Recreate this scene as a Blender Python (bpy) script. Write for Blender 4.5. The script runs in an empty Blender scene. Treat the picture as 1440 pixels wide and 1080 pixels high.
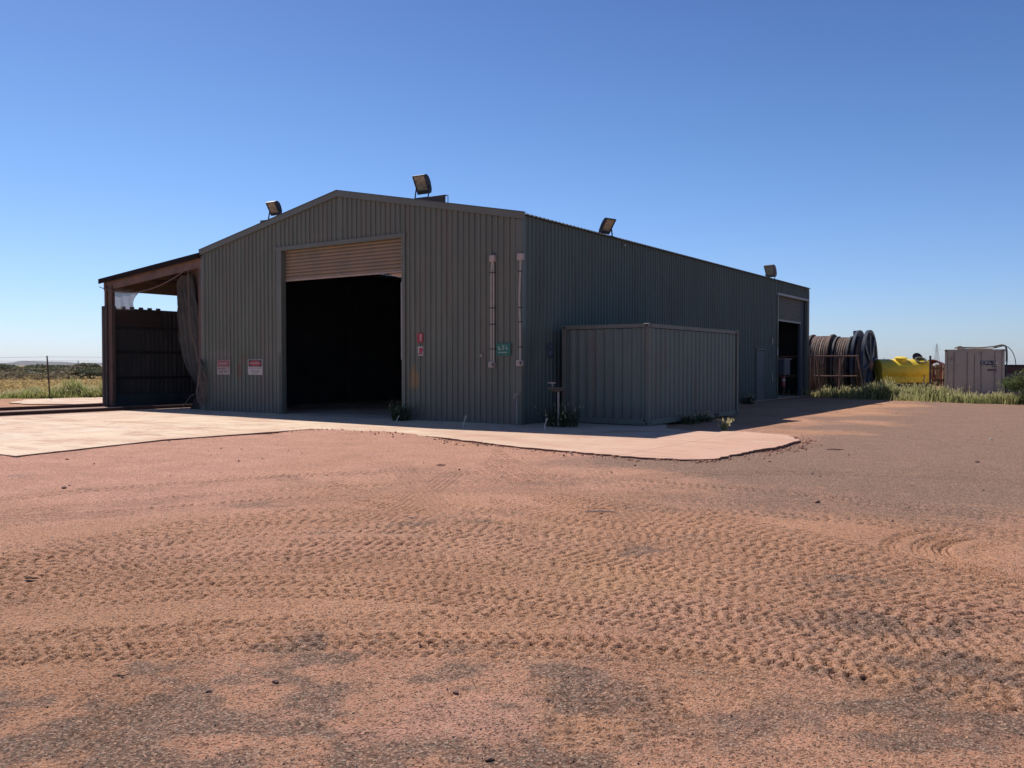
import bpy, math, random
import numpy as np
from mathutils import Vector, Matrix, Euler
random.seed(7); rng = np.random.default_rng(7)
SC = bpy.context.scene
COL = SC.collection
TH = 0.597                      # heading of the shed
C0 = (0.238, 22.476)            # near corner of the shed
CT, ST = math.cos(TH), math.sin(TH)

def L(x, y, z=0.0):             # shed coordinates -> world
    return Vector((C0[0] + x*CT + y*ST, C0[1] - x*ST + y*CT, z))

# ------------------------------------------------------------------ materials
MATS = {}
def _n(nt, t, **kw):
    n = nt.nodes.new(t)
    for k, v in kw.items(): setattr(n, k, v)
    return n
def rgb(c): return (c[0], c[1], c[2], 1.0)
def mat(name, c1, c2=None, scale=3.0, rough=0.6, metal=0.0, bump=0.0, bscale=40.0,
        stretch=(1, 1, 1), c3=None, s3=1.2, lo3=.52, hi3=.66, spec=.4, dust=None, dust_h=1.0,
        island=0.0, trans=0.0, spot=None):
    if name in MATS: return MATS[name]
    m = bpy.data.materials.new(name); m.use_nodes = True
    nt = m.node_tree; lk = nt.links.new
    b = nt.nodes['Principled BSDF']
    b.inputs['Roughness'].default_value = rough
    b.inputs['Metallic'].default_value = metal
    b.inputs['Specular IOR Level'].default_value = spec
    tc = _n(nt, 'ShaderNodeTexCoord'); mp = _n(nt, 'ShaderNodeMapping')
    mp.inputs['Scale'].default_value = stretch
    lk(tc.outputs['Object'], mp.inputs['Vector'])
    if c2 is None: c2 = tuple(v*.8 for v in c1)
    nz = _n(nt, 'ShaderNodeTexNoise'); nz.inputs['Scale'].default_value = scale
    nz.inputs['Detail'].default_value = 6; nz.inputs['Roughness'].default_value = .62
    lk(mp.outputs[0], nz.inputs['Vector'])
    rp = _n(nt, 'ShaderNodeMapRange'); rp.inputs[1].default_value = .35; rp.inputs[2].default_value = .65
    lk(nz.outputs['Fac'], rp.inputs[0])
    mx = _n(nt, 'ShaderNodeMix', data_type='RGBA')
    mx.inputs['A'].default_value = rgb(c1); mx.inputs['B'].default_value = rgb(c2)
    lk(rp.outputs[0], mx.inputs['Factor']); out = mx.outputs['Result']
    if c3 is not None:
        n3 = _n(nt, 'ShaderNodeTexNoise'); n3.inputs['Scale'].default_value = s3; n3.inputs['Detail'].default_value = 8
        n3.inputs['Roughness'].default_value = .7
        lk(mp.outputs[0], n3.inputs['Vector'])
        r3 = _n(nt, 'ShaderNodeMapRange'); r3.inputs[1].default_value = lo3; r3.inputs[2].default_value = hi3
        lk(n3.outputs['Fac'], r3.inputs[0])
        m3 = _n(nt, 'ShaderNodeMix', data_type='RGBA'); m3.inputs['B'].default_value = rgb(c3)
        lk(out, m3.inputs['A']); lk(r3.outputs[0], m3.inputs['Factor']); out = m3.outputs['Result']
    if dust is not None:           # splashed-up dirt on the lowest part of a sheet
        sx = _n(nt, 'ShaderNodeSeparateXYZ'); lk(tc.outputs['Object'], sx.inputs[0])
        nd = _n(nt, 'ShaderNodeTexNoise'); nd.inputs['Scale'].default_value = 2.2; nd.inputs['Detail'].default_value = 7
        ad = _n(nt, 'ShaderNodeMath', operation='MULTIPLY_ADD'); ad.inputs[1].default_value = -1.6*dust_h; 
        lk(nd.outputs['Fac'], ad.inputs[0]); lk(sx.outputs['Z'], ad.inputs[2])
        rd = _n(nt, 'ShaderNodeMapRange'); rd.inputs[1].default_value = -.8*dust_h; rd.inputs[2].default_value = .5*dust_h
        rd.inputs[3].default_value = .75; rd.inputs[4].default_value = 0
        lk(ad.outputs[0], rd.inputs[0])
        md = _n(nt, 'ShaderNodeMix', data_type='RGBA'); md.inputs['B'].default_value = rgb(dust)
        lk(out, md.inputs['A']); lk(rd.outputs[0], md.inputs['Factor']); out = md.outputs['Result']
    if spot is not None:           # scuffs and rust marks with a place and a shape of their own: (x,z,rx,rz,colour,amount)
        sx2 = _n(nt, 'ShaderNodeSeparateXYZ'); lk(tc.outputs['Object'], sx2.inputs[0])
        ns = _n(nt, 'ShaderNodeTexNoise'); ns.inputs['Scale'].default_value = 5; ns.inputs['Detail'].default_value = 6
        lk(tc.outputs['Object'], ns.inputs['Vector'])
        for (x, z, rx, rz, col, am) in spot:
            def ax(o, c, r):
                s = _n(nt, 'ShaderNodeMath', operation='SUBTRACT'); lk(o, s.inputs[0]); s.inputs[1].default_value = c
                d = _n(nt, 'ShaderNodeMath', operation='DIVIDE'); lk(s.outputs[0], d.inputs[0]); d.inputs[1].default_value = r
                q = _n(nt, 'ShaderNodeMath', operation='MULTIPLY'); lk(d.outputs[0], q.inputs[0]); lk(d.outputs[0], q.inputs[1])
                return q
            a = ax(sx2.outputs['X'], x, rx); c = ax(sx2.outputs['Z'], z, rz)
            s = _n(nt, 'ShaderNodeMath', operation='ADD'); lk(a.outputs[0], s.inputs[0]); lk(c.outputs[0], s.inputs[1])
            s2 = _n(nt, 'ShaderNodeMath', operation='MULTIPLY_ADD'); lk(ns.outputs['Fac'], s2.inputs[0])
            s2.inputs[1].default_value = 2.4; lk(s.outputs[0], s2.inputs[2])
            r = _n(nt, 'ShaderNodeMapRange'); r.inputs[1].default_value = 1.2; r.inputs[2].default_value = 2.3
            r.inputs[3].default_value = am; r.inputs[4].default_value = 0
            lk(s2.outputs[0], r.inputs[0])
            ms = _n(nt, 'ShaderNodeMix', data_type='RGBA'); ms.inputs['B'].default_value = rgb(col)
            lk(out, ms.inputs['A']); lk(r.outputs[0], ms.inputs['Factor']); out = ms.outputs['Result']
    if island:
        ge = _n(nt, 'ShaderNodeNewGeometry')
        hs = _n(nt, 'ShaderNodeHueSaturation')
        mr = _n(nt, 'ShaderNodeMapRange'); mr.inputs[3].default_value = 1-island; mr.inputs[4].default_value = 1+island
        lk(ge.outputs['Random Per Island'], mr.inputs[0]); lk(mr.outputs[0], hs.inputs['Value'])
        lk(out, hs.inputs['Color']); out = hs.outputs['Color']
    lk(out, b.inputs['Base Color'])
    if bump:
        nb = _n(nt, 'ShaderNodeTexNoise'); nb.inputs['Scale'].default_value = bscale; nb.inputs['Detail'].default_value = 5
        lk(mp.outputs[0], nb.inputs['Vector'])
        bp = _n(nt, 'ShaderNodeBump'); bp.inputs['Strength'].default_value = bump; bp.inputs['Distance'].default_value = .02
        lk(nb.outputs['Fac'], bp.inputs['Height']); lk(bp.outputs[0], b.inputs['Normal'])
    if trans:
        tr = _n(nt, 'ShaderNodeBsdfTranslucent'); lk(out, tr.inputs['Color'])
        ms = _n(nt, 'ShaderNodeMixShader'); ms.inputs[0].default_value = trans
        lk(b.outputs[0], ms.inputs[1]); lk(tr.outputs[0], ms.inputs[2])
        lk(ms.outputs[0], nt.nodes['Material Output'].inputs['Surface'])
    MATS[name] = m
    return m

# ------------------------------------------------------------------ mesh helper
class MB:
    def __init__(s): s.v = []; s.f = []
    def add(s, vs, fs):
        o = len(s.v); s.v += [tuple(v) for v in vs]; s.f += [tuple(i+o for i in f) for f in fs]; return s
    def box(s, c, d, R=None, bev=0.0):
        x, y, z = (q/2 for q in d)
        if bev <= 0:
            vs = [Vector((a*x, b*y, e*z)) for a in (-1, 1) for b in (-1, 1) for e in (-1, 1)]
            fs = [(0,1,3,2),(4,6,7,5),(0,4,5,1),(2,3,7,6),(0,2,6,4),(1,5,7,3)]
        else:
            k = min(bev, x*.9, y*.9, z*.9); vs = []
            for a in (-1, 1):
                for b in (-1, 1):
                    for e in (-1, 1):
                        vs += [Vector((a*x, b*(y-k), e*(z-k))), Vector((a*(x-k), b*y, e*(z-k))), Vector((a*(x-k), b*(y-k), e*z))]
            def I(a, b, e, w): return ((a > 0)*4+(b > 0)*2+(e > 0))*3+w
            fs = []
            for q in (-1, 1):
                fs.append([I(q,-1,-1,0), I(q,1,-1,0), I(q,1,1,0), I(q,-1,1,0)])
                fs.append([I(-1,q,-1,1), I(1,q,-1,1), I(1,q,1,1), I(-1,q,1,1)])
                fs.append([I(-1,-1,q,2), I(1,-1,q,2), I(1,1,q,2), I(-1,1,q,2)])
            for a in (-1, 1):
                for b in (-1, 1):
                    fs.append([I(a,b,-1,0), I(a,b,1,0), I(a,b,1,1), I(a,b,-1,1)])
                    fs.append([I(a,-1,b,0), I(a,1,b,0), I(a,1,b,2), I(a,-1,b,2)])
                    fs.append([I(-1,a,b,1), I(1,a,b,1), I(1,a,b,2), I(-1,a,b,2)])
                    for e in (-1, 1): fs.append([I(a,b,e,0), I(a,b,e,1), I(a,b,e,2)])
        if R is not None: vs = [R @ v for v in vs]
        c = Vector(c); return s.add([v+c for v in vs], fs)
    def bar(s, p0, p1, w, h, up=(0, 0, 1)):
        p0, p1 = Vector(p0), Vector(p1); d = p1-p0; y = d.normalized(); u = Vector(up)
        x = y.cross(u); 
        if x.length < 1e-5: x = Vector((1, 0, 0))
        x.normalize(); z = x.cross(y)
        R = Matrix((x, y, z)).transposed()
        return s.box((p0+p1)/2, (w, d.length, h), R)
    def tube(s, pts, r, n=8, caps=True, close=False):
        pts = [Vector(p) for p in pts]; m = len(pts); vs = []; fs = []
        rr = r if isinstance(r, (list, tuple)) else [r]*m
        prev = None
        for i, p in enumerate(pts):
            if close: t = pts[(i+1) % m]-pts[i-1]
            else: t = pts[min(i+1, m-1)]-pts[max(i-1, 0)]
            t.normalize()
            if prev is None: a = t.orthogonal().normalized()
            else: a = (prev - t*prev.dot(t)).normalized()
            prev = a; b = t.cross(a)
            for k in range(n):
                w = 2*math.pi*k/n; vs.append(p+(a*math.cos(w)+b*math.sin(w))*rr[i])
        for i in range(m if close else m-1):
            for k in range(n):
                j = (i+1) % m
                fs.append((i*n+k, i*n+(k+1) % n, j*n+(k+1) % n, j*n+k))
        if caps and not close: fs += [tuple(range(n))[::-1], tuple((m-1)*n+k for k in range(n))]
        return s.add(vs, fs)
    def lathe(s, prof, axis_p, axis_d, n=32, close=False):   # prof: (distance along axis, radius)
        d = Vector(axis_d).normalized(); a = d.orthogonal().normalized(); b = d.cross(a); P = Vector(axis_p)
        vs = []; fs = []; m = len(prof)
        for (t, r) in prof:
            for k in range(n):
                w = 2*math.pi*k/n; vs.append(P+d*t+(a*math.cos(w)+b*math.sin(w))*r)
        for i in range(m if close else m-1):
            j = (i+1) % m
            for k in range(n): fs.append((i*n+k, i*n+(k+1) % n, j*n+(k+1) % n, j*n+k))
        if not close:
            if prof[0][1] > 1e-4: fs.append(tuple(range(n))[::-1])
            if prof[-1][1] > 1e-4: fs.append(tuple((m-1)*n+k for k in range(n)))
        return s.add(vs, fs)
    def prism(s, poly, z0, z1):       # polygon in XY
        n = len(poly); vs = [(x, y, z0) for x, y in poly]+[(x, y, z1) for x, y in poly]
        fs = [tuple(range(n))[::-1], tuple(range(n, 2*n))]+[(i, (i+1) % n, (i+1) % n+n, i+n) for i in range(n)]
        return s.add(vs, fs)
    def slabxz(s, poly, y0, y1):      # polygon in XZ, thick in Y
        n = len(poly); vs = [(x, y0, z) for x, z in poly]+[(x, y1, z) for x, z in poly]
        fs = [tuple(range(n)), tuple(range(n, 2*n))[::-1]]+[(i, i+n, (i+1) % n+n, (i+1) % n) for i in range(n)]
        return s.add(vs, fs)
    def build(s, name, m, parent=None, smooth=False, loc=None, rz=None):
        me = bpy.data.meshes.new(name); me.from_pydata(s.v, [], s.f); me.update()
        import bmesh
        bm = bmesh.new(); bm.from_mesh(me); bmesh.ops.recalc_face_normals(bm, faces=bm.faces); bm.to_mesh(me); bm.free()
        if smooth:
            me.polygons.foreach_set('use_smooth', [True]*len(me.polygons))
            me.set_sharp_from_angle(angle=math.radians(38))
        me.materials.append(m)
        o = bpy.data.objects.new(name, me); COL.objects.link(o)
        if parent: o.parent = parent
        if loc is not None: o.location = loc
        if rz is not None: o.rotation_euler = (0, 0, rz)
        return o

def tag(o, label, cat, group=None, kind=None):
    o['label'] = label; o['category'] = cat
    if group: o['group'] = group
    if kind: o['kind'] = kind
    return o
def struct(o): o['kind'] = 'structure'; return o
def thing(name, label, cat, loc=(0, 0, 0), rz=0.0, group=None, rot=None):
    o = bpy.data.objects.new(name, None); COL.objects.link(o); o.empty_display_size = .2
    o.location = loc; o.rotation_euler = rot if rot else (0, 0, rz)
    return tag(o, label, cat, group)
def lettering(text, size, m, parent, loc, rot=(math.pi/2, 0, 0), name='lettering', ext=.002, sx=1.0):
    cu = bpy.data.curves.new('t', 'FONT'); cu.body = text; cu.size = size; cu.extrude = ext
    cu.align_x = 'CENTER'; cu.align_y = 'CENTER'
    t = bpy.data.objects.new('t', cu); COL.objects.link(t)
    bpy.context.view_layer.update()
    me = bpy.data.meshes.new_from_object(t.evaluated_get(bpy.context.evaluated_depsgraph_get()))
    bpy.data.objects.remove(t); me.materials.clear(); me.materials.append(m)
    o = bpy.data.objects.new(name, me); COL.objects.link(o); o.parent = parent; o.location = loc
    o.rotation_euler = rot; o.scale = (sx, 1, 1)
    return o

# ---- value noise in numpy
def vnoise(x, y, seed=0):
    xi = np.floor(x).astype(np.int64); yi = np.floor(y).astype(np.int64); fx = x-xi; fy = y-yi
    fx = fx*fx*(3-2*fx); fy = fy*fy*(3-2*fy)
    def h(a, b):
        n = (a*374761393+b*668265263+seed*1274126177) & 0x7fffffff
        n = ((n ^ (n >> 13))*1274126177) & 0x7fffffff
        return ((n ^ (n >> 16)) & 0xffff)/65535.0
    return (h(xi, yi)*(1-fx)+h(xi+1, yi)*fx)*(1-fy)+(h(xi, yi+1)*(1-fx)+h(xi+1, yi+1)*fx)*fy
def fbm(x, y, o=4, seed=0):
    r = 0; a = .5; t = 0
    for i in range(o):
        r = r+a*vnoise(x*2**i, y*2**i, seed+i*17); t += a; a *= .5
    return r/t
def sstep(a, b, x):
    t = np.clip((x-a)/(b-a), 0, 1); return t*t*(3-2*t)

# ------------------------------------------------------------------ ground
f_px = 1220.97; cam_h = 1.546; hor = 513.5
GZ = -0.06
def axis_grid(lo, a, b, hi, st, g, stmax=1e9):
    mid = list(np.arange(a, b+1e-6, st)); s = st; x = mid[-1]; up = []
    while x < hi: s = min(s*g, stmax); x += s; up.append(x)
    s = st; x = mid[0]; dn = []
    while x > lo: s = min(s*g, stmax); x -= s; dn.append(x)
    return np.array(dn[::-1]+mid+up)
gx = axis_grid(-5500, -5.2, 5.6, 5500, .017, 1.05)
ymid = list(np.arange(2.7, 6.2, .016)); s = .016; y = ymid[-1]
while y < 20: s *= 1.0075; y += s; ymid.append(y)
while y < 7000: s *= 1.055; y += s; ymid.append(y)
s = .05; y = 2.7; dn = []
while y > -60: s *= 1.25; y -= s; dn.append(y)
gy = np.array(dn[::-1]+ymid)
X, Y = np.meshgrid(gx, gy)
LX = (X-C0[0])*CT-(Y-C0[1])*ST; LY = (X-C0[0])*ST+(Y-C0[1])*CT
H = np.full_like(X, GZ)
near = sstep(30, 18, np.hypot(X, Y))
H += (fbm(X*.35, Y*.35, 3, 3)-.5)*.035*sstep(60, 25, np.hypot(X, Y)) + (fbm(X*3, Y*3, 3, 9)-.5)*.012*near + (fbm(X*14, Y*14, 3, 19)-.5)*.008*sstep(12, 6, np.hypot(X, Y))
# gravel crumb relief
H += (fbm(X*36, Y*36, 3, 29)-.5)*.013*sstep(8, 4.5, np.hypot(X, Y))
R_ = np.hypot(X, Y)
H += (fbm(X*.01, Y*.01, 3, 5)-.5)*1.2*sstep(120, 600, R_)*(R_ < 4500)
H -= .02*sstep(6.5, 9, LX)
H += .0*H
H += .075*sstep(.35, .62, fbm(LX*.55, LY*.55, 3, 33))*sstep(2.2, .3, np.hypot((LX+1.7)/1.3, (LY+4.35)/.55))
H += (.020+.04*(fbm(X*.8, Y*.8, 3, 37)-.4))*sstep(11, 13.5, Y)*sstep(30, 20, Y)
LUG = np.zeros_like(X); H0 = H.copy()
def w_at(u, v):                 # ground point that the photograph shows at pixel (u, v)
    d = (cam_h-GZ)*f_px/(v-hor); return ((u-720)/f_px*d, d)
def track(px, width, pitch, depth, k=.55, x0=-99, x1=99, stagger=.5, smooth_tyre=False, seed=0, fade=1.0, lane=0.0):
    P = [w_at(u, v) for u, v in px]
    xs = np.array([p[0] for p in P]); ys = np.array([p[1] for p in P])
    co = np.polyfit(xs, ys, min(3, len(xs)-1))
    rx = (gx > max(xs.min()-1.5, x0-.6)) & (gx < min(xs.max()+1.5, x1+.6))
    ix = np.where(rx)[0]; 
    yc1 = np.polyval(co, gx[ix]); dy1 = np.polyval(np.polyder(co), gx[ix])
    iy = np.where((gy > yc1.min()-width-abs(lane)) & (gy < yc1.max()+width+abs(lane)))[0]
    if len(iy) == 0: return
    sl = np.ix_(iy, ix)
    s1 = np.concatenate([[0], np.cumsum(np.hypot(np.diff(gx[ix]), np.diff(yc1)))])
    x = X[sl]; y = Y[sl]; cs = 1/np.sqrt(1+dy1**2)
    t = (y-yc1[None, :])*cs[None, :]-lane
    s = s1[None, :]+(y-yc1[None, :])*(dy1*cs)[None, :]
    apply_track(sl, x, y, s, t, width, pitch, depth, k, x0, x1, stagger, smooth_tyre, seed, fade)
def apply_track(sl, x, y, s, t, width, pitch, depth, k, x0, x1, stagger, smooth_tyre, seed, fade):
    hw = width/2; u = np.abs(t)/hw
    wob = (fbm(x*6, y*6, 2, seed+40)-.5)
    inside = sstep(1.08, .9, u+wob*.12)*sstep(x0-.4, x0+.4, x)*sstep(x1+.4, x1-.4, x)
    amp = np.clip(.45+1.6*(fbm(x*.9+seed, y*.9, 3, seed+3)-.3), .35, 1.15)*fade
    if smooth_tyre:
        nb_ = 5.0 if width > .2 else 2.0; g = .5+.5*np.cos(t/(width/nb_)*2*np.pi)
        hh = -depth*g*inside*amp*(.7+.3*np.sin(s/pitch*2*np.pi)); lug = g*.5
    else:
        s = s+.035*(fbm(x*1.7, y*1.7, 2, seed+60)-.5); t2 = 0; ph = s/pitch+u*k*np.where(t > 0, 1, 1)+np.where(t > 0, stagger, 0)+wob*.35
        fr = ph-np.floor(ph)
        blk = sstep(.08, .22, fr)*sstep(.62, .48, fr)
        band = np.maximum(sstep(.10, .18, u)*sstep(.55, .47, u), sstep(.60, .66, u)*sstep(1.0, .92, u))
        ph2 = fr+.25
        lug = blk*band
        jit = .35+1.3*vnoise(np.floor(ph)*3.1+7, np.where(t > 0, 2.5, 9.5)+np.floor(u*2)*1.7, seed+77)
        hh = -depth*lug*jit*inside*amp
        # pushed-up rims between the treads
        hh += depth*.45*inside*amp*(1-lug)*(.5+.5*wob)
    k_ = inside*.88*np.clip(amp*1.3, 0, 1)
    H[sl] = H[sl]*(1-k_)+(H0[sl]-depth*.12)*k_+hh
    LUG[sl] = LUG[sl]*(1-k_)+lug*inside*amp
def radial(cx, cy, r, width, pitch, depth, a0, a1, smooth_tyre=True, seed=0, fade=1.0, k=1.0):
    iy = np.where((gy > cy-r-width) & (gy < cy+r+width))[0]; ix = np.where((gx > cx-r-width) & (gx < cx+r+width))[0]
    sl = np.ix_(iy, ix); x = X[sl]; y = Y[sl]
    t = np.hypot(x-cx, y-cy)-r; an = np.arctan2(y-cy, x-cx)
    m = sstep(a0-.1, a0+.1, an)*sstep(a1+.1, a1-.1, an)
    sv = H[sl].copy(); lv = LUG[sl].copy()
    apply_track(sl, x, y, an*r, t, width, pitch, depth, k, -99, 99, .5, smooth_tyre, seed, fade)
    H[sl] = sv+(H[sl]-sv)*m; LUG[sl] = lv+(LUG[sl]-lv)*m
A = [(150, 915), (480, 900), (800, 898), (960, 908), (1100, 928), (1280, 955), (1440, 990)]
B = [(0, 852), (100, 832), (250, 815), (480, 822), (700, 832), (900, 852), (1100, 882), (1300, 908), (1440, 930)]
Cc = [(50, 800), (200, 785), (350, 768), (480, 757), (650, 770), (800, 777), (1000, 792), (1200, 832), (1440, 872)]
Dd = [(200, 760), (330, 742), (480, 728), (600, 742), (760, 755), (860, 765)]
Ee = [(600, 722), (760, 742), (900, 757), (1100, 783), (1300, 815), (1440, 840)]
Ff = [(850, 712), (960, 733), (1100, 758), (1250, 795), (1440, 850)]
sh = lambda p, d: [(u, v+d) for u, v in p]
for q_, (a_, b_, c_, w_) in enumerate(((705, 690, 712, .34), (690, 678, 695, .30), (672, 668, 690, .34), (740, 715, 722, .36), (870, 858, 868, .2))):
    track([(60, a_+25), (400, a_), (750, b_), (1080, c_), (1440, c_+35)], w_, .11, .014, seed=80+q_, k=.4 if q_ % 2 else -.4)
for q_, (a_, b_) in enumerate(((762, 800), (748, 812), (775, 835))):
    track([(900, a_), (1150, b_-18), (1440, b_+30)], .3, .1, .02, seed=90+q_)
track(A, .30, .085, .023, seed=1)
track(sh(A, -24), .24, .085, .019, seed=2, k=-.5)
track(B, .30, .09, .024, seed=3)
track(sh(B, 17), .26, .085, .018, seed=4, x0=-3)
track(sh(B, -16), .26, .085, .018, seed=5, k=-.5)
track(Cc, .36, .10, .025, seed=6)
track(sh(Cc, 14), .32, .10, .020, seed=7, k=-.5)
track(sh(Cc, 27), .32, .10, .020, seed=17)
track(Dd, .42, .12, .025, seed=8)
track(sh(Dd, 9), .38, .12, .02, seed=9)
track(sh(Dd, -11), .42, .13, .02, seed=10, k=-.5)
track(Ee, .34, .10, .022, seed=11)
track(sh(Ee, 16), .32, .10, .02, seed=12, k=-.5)
track(Ff, .40, .12, .024, seed=13)
track(sh(Ff, 12), .36, .11, .022, seed=43)
track(sh(Ee, -14), .34, .11, .022, seed=44)
track(sh(B, -32), .30, .10, .022, seed=45, k=-.5)
track(sh(Cc, -15), .34, .11, .022, seed=46)
track(sh(A, 16), .22, .08, .014, seed=47, x0=-1)
track(sh(A, 40), .5, .1, .010, seed=48, smooth_tyre=True, x0=.5)
track(sh(Ff, -14), .40, .13, .015, seed=14, k=-.5)
track([(300, 700), (600, 690), (900, 695), (1100, 705)], .5, .2, .008, seed=15, smooth_tyre=True)
track([(100, 725), (500, 700), (900, 672), (1250, 668)], .5, .2, .009, seed=16, smooth_tyre=True)
# tyre tracks running towards the viewer near the bottom edge, and looser turning marks on the right
def straight(p0, p1, width, pitch, depth, seed, smooth_tyre=False, fade=1.0, k=.6):
    a = w_at(*p0); b = w_at(*p1); d = (b[0]-a[0], b[1]-a[1]); l = math.hypot(*d); d = (d[0]/l, d[1]/l)
    iy = np.where((gy > min(a[1], b[1])-1) & (gy < max(a[1], b[1])+1))[0]; ix = np.where((gx > min(a[0], b[0])-1) & (gx < max(a[0], b[0])+1))[0]
    sl = np.ix_(iy, ix); x = X[sl]; y = Y[sl]
    s = (x-a[0])*d[0]+(y-a[1])*d[1]; t = -(x-a[0])*d[1]+(y-a[1])*d[0]
    m = sstep(-.3, .7, s+(fbm(x*4, y*4, 3, 55)-.5)*.9)*sstep(l+.3, l-.7, s+(fbm(x*4, y*4, 3, 56)-.5)*.9); sv = H[sl].copy(); lv = LUG[sl].copy()
    apply_track(sl, x, y, s, t, width, pitch, depth, k, -99, 99, .5, smooth_tyre, seed, fade)
    H[sl] = sv+(H[sl]-sv)*m; LUG[sl] = lv+(LUG[sl]-lv)*m
straight((830, 1079), (810, 945), .34, .075, .017, 21, fade=.85)
straight((950, 1079), (915, 950), .34, .075, .017, 22, fade=.85)
straight((0, 1075), (230, 925), .30, .06, .012, 23, True)
straight((60, 1079), (300, 915), .26, .06, .012, 24, True)
straight((560, 720), (640, 665), .4, .1, .01, 25, True)
straight((640, 740), (560, 655), .4, .1, .008, 26, True)
straight((900, 730), (840, 660), .4, .1, .008, 27, True)
cx_, cy_ = w_at(1510, 785)
for i, r in enumerate((.70, .98, 1.15, 1.40)):
    radial(cx_, cy_, r, .13, .06, .05, 1.9, 3.14, smooth_tyre=True, seed=30+i, fade=(1.2, 1.6, 1.9, 2.2)[i])
    radial(cx_, cy_, r, .13, .06, .05, -3.14, -2.1, smooth_tyre=True, seed=30+i, fade=(1.2, 1.6, 1.9, 2.2)[i])
# material distribution (what lies where): r gravel, g grassland, b pink fine dust, a tread marks (grit and painted shade)
def clampf(a): return np.clip(a, 0, 1)
nA = fbm(X*.5, Y*.5, 4, 51); nB = fbm(X*1.7, Y*1.7, 4, 61)
gravel_far = sstep(4.0, 8.5, LX+(nA-.5)*7)*sstep(-10.5, -4.5, LY+(nA-.5)*6)
gravel_fore = sstep(.45, .58, nB*.5+nA*.5+.14*sstep(5.0, 4.6, Y+.25*np.abs(X+.3))-.10*sstep(4.5, 5.1, Y+(nA-.5)*.6)-.03*sstep(6, 9, Y))
pink_spot = .75*sstep(.62, .12, np.hypot((X-w_at(580, 1000)[0])*1.0, (Y-w_at(590, 1010)[1])*1.5)+(fbm(X*3.2, Y*4.5, 5, 66)-.5)*1.9)
gravel_fore = gravel_fore*(1-.85*pink_spot)*(.15+.85*sstep(.40, .60, fbm(X*3.1, Y*4.6, 5, 91)))*(1-.6*sstep(.2, .9, X)*sstep(4.9, 4.3, Y)*sstep(.45, .6, nA))
gravel = np.maximum(gravel_far*1.45, gravel_fore*sstep(16, 9, Y)*1.05)
grass = sstep(40.5, 43.0, Y+(nA-.5)*1.5)*(X < 5)
grass = np.maximum(grass, sstep(70, 90, R_))
pink = clampf(sstep(.45, .62, fbm(X*.9, Y*.9, 3, 71))*(.35+.65*sstep(9, 14, Y))*sstep(30, 20, Y))*.8
pink = np.maximum(pink, pink_spot); pink = np.maximum(pink, .9*sstep(0, -5, X)*sstep(7, 11, Y+(nA-.5)*4)*sstep(30, 20, Y)); pink = np.maximum(pink, .6*sstep(9, 13, Y+(nA-.5)*3)*sstep(5, 1, X)*sstep(20, 16, Y))
ny, nx = X.shape
co = np.empty((ny*nx, 3), np.float32); co[:, 0] = X.ravel(); co[:, 1] = Y.ravel(); co[:, 2] = H.ravel()
idx = np.arange(ny*nx, dtype=np.int32).reshape(ny, nx)
q = np.stack([idx[:-1, :-1], idx[:-1, 1:], idx[1:, 1:], idx[1:, :-1]], -1).reshape(-1, 4)
me = bpy.data.meshes.new('ground')
me.vertices.add(len(co)); me.vertices.foreach_set('co', co.ravel())
me.loops.add(q.size); me.loops.foreach_set('vertex_index', q.ravel())
me.polygons.add(len(q)); me.polygons.foreach_set('loop_start', np.arange(0, q.size, 4, dtype=np.int32))
me.update(calc_edges=True)
me.polygons.foreach_set('use_smooth', np.ones(len(q), bool))
ca = me.color_attributes.new('cover', 'FLOAT_COLOR', 'POINT')
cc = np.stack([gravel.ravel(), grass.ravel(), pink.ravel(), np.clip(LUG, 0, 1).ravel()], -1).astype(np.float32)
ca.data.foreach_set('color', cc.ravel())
ground = bpy.data.objects.new('ground', me); COL.objects.link(ground); struct(ground)
def ground_z(x, y):
    i = int(np.clip(np.searchsorted(gx, x), 1, len(gx)-1)); j = int(np.clip(np.searchsorted(gy, y), 1, len(gy)-1))
    return float(H[j, i])

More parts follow.
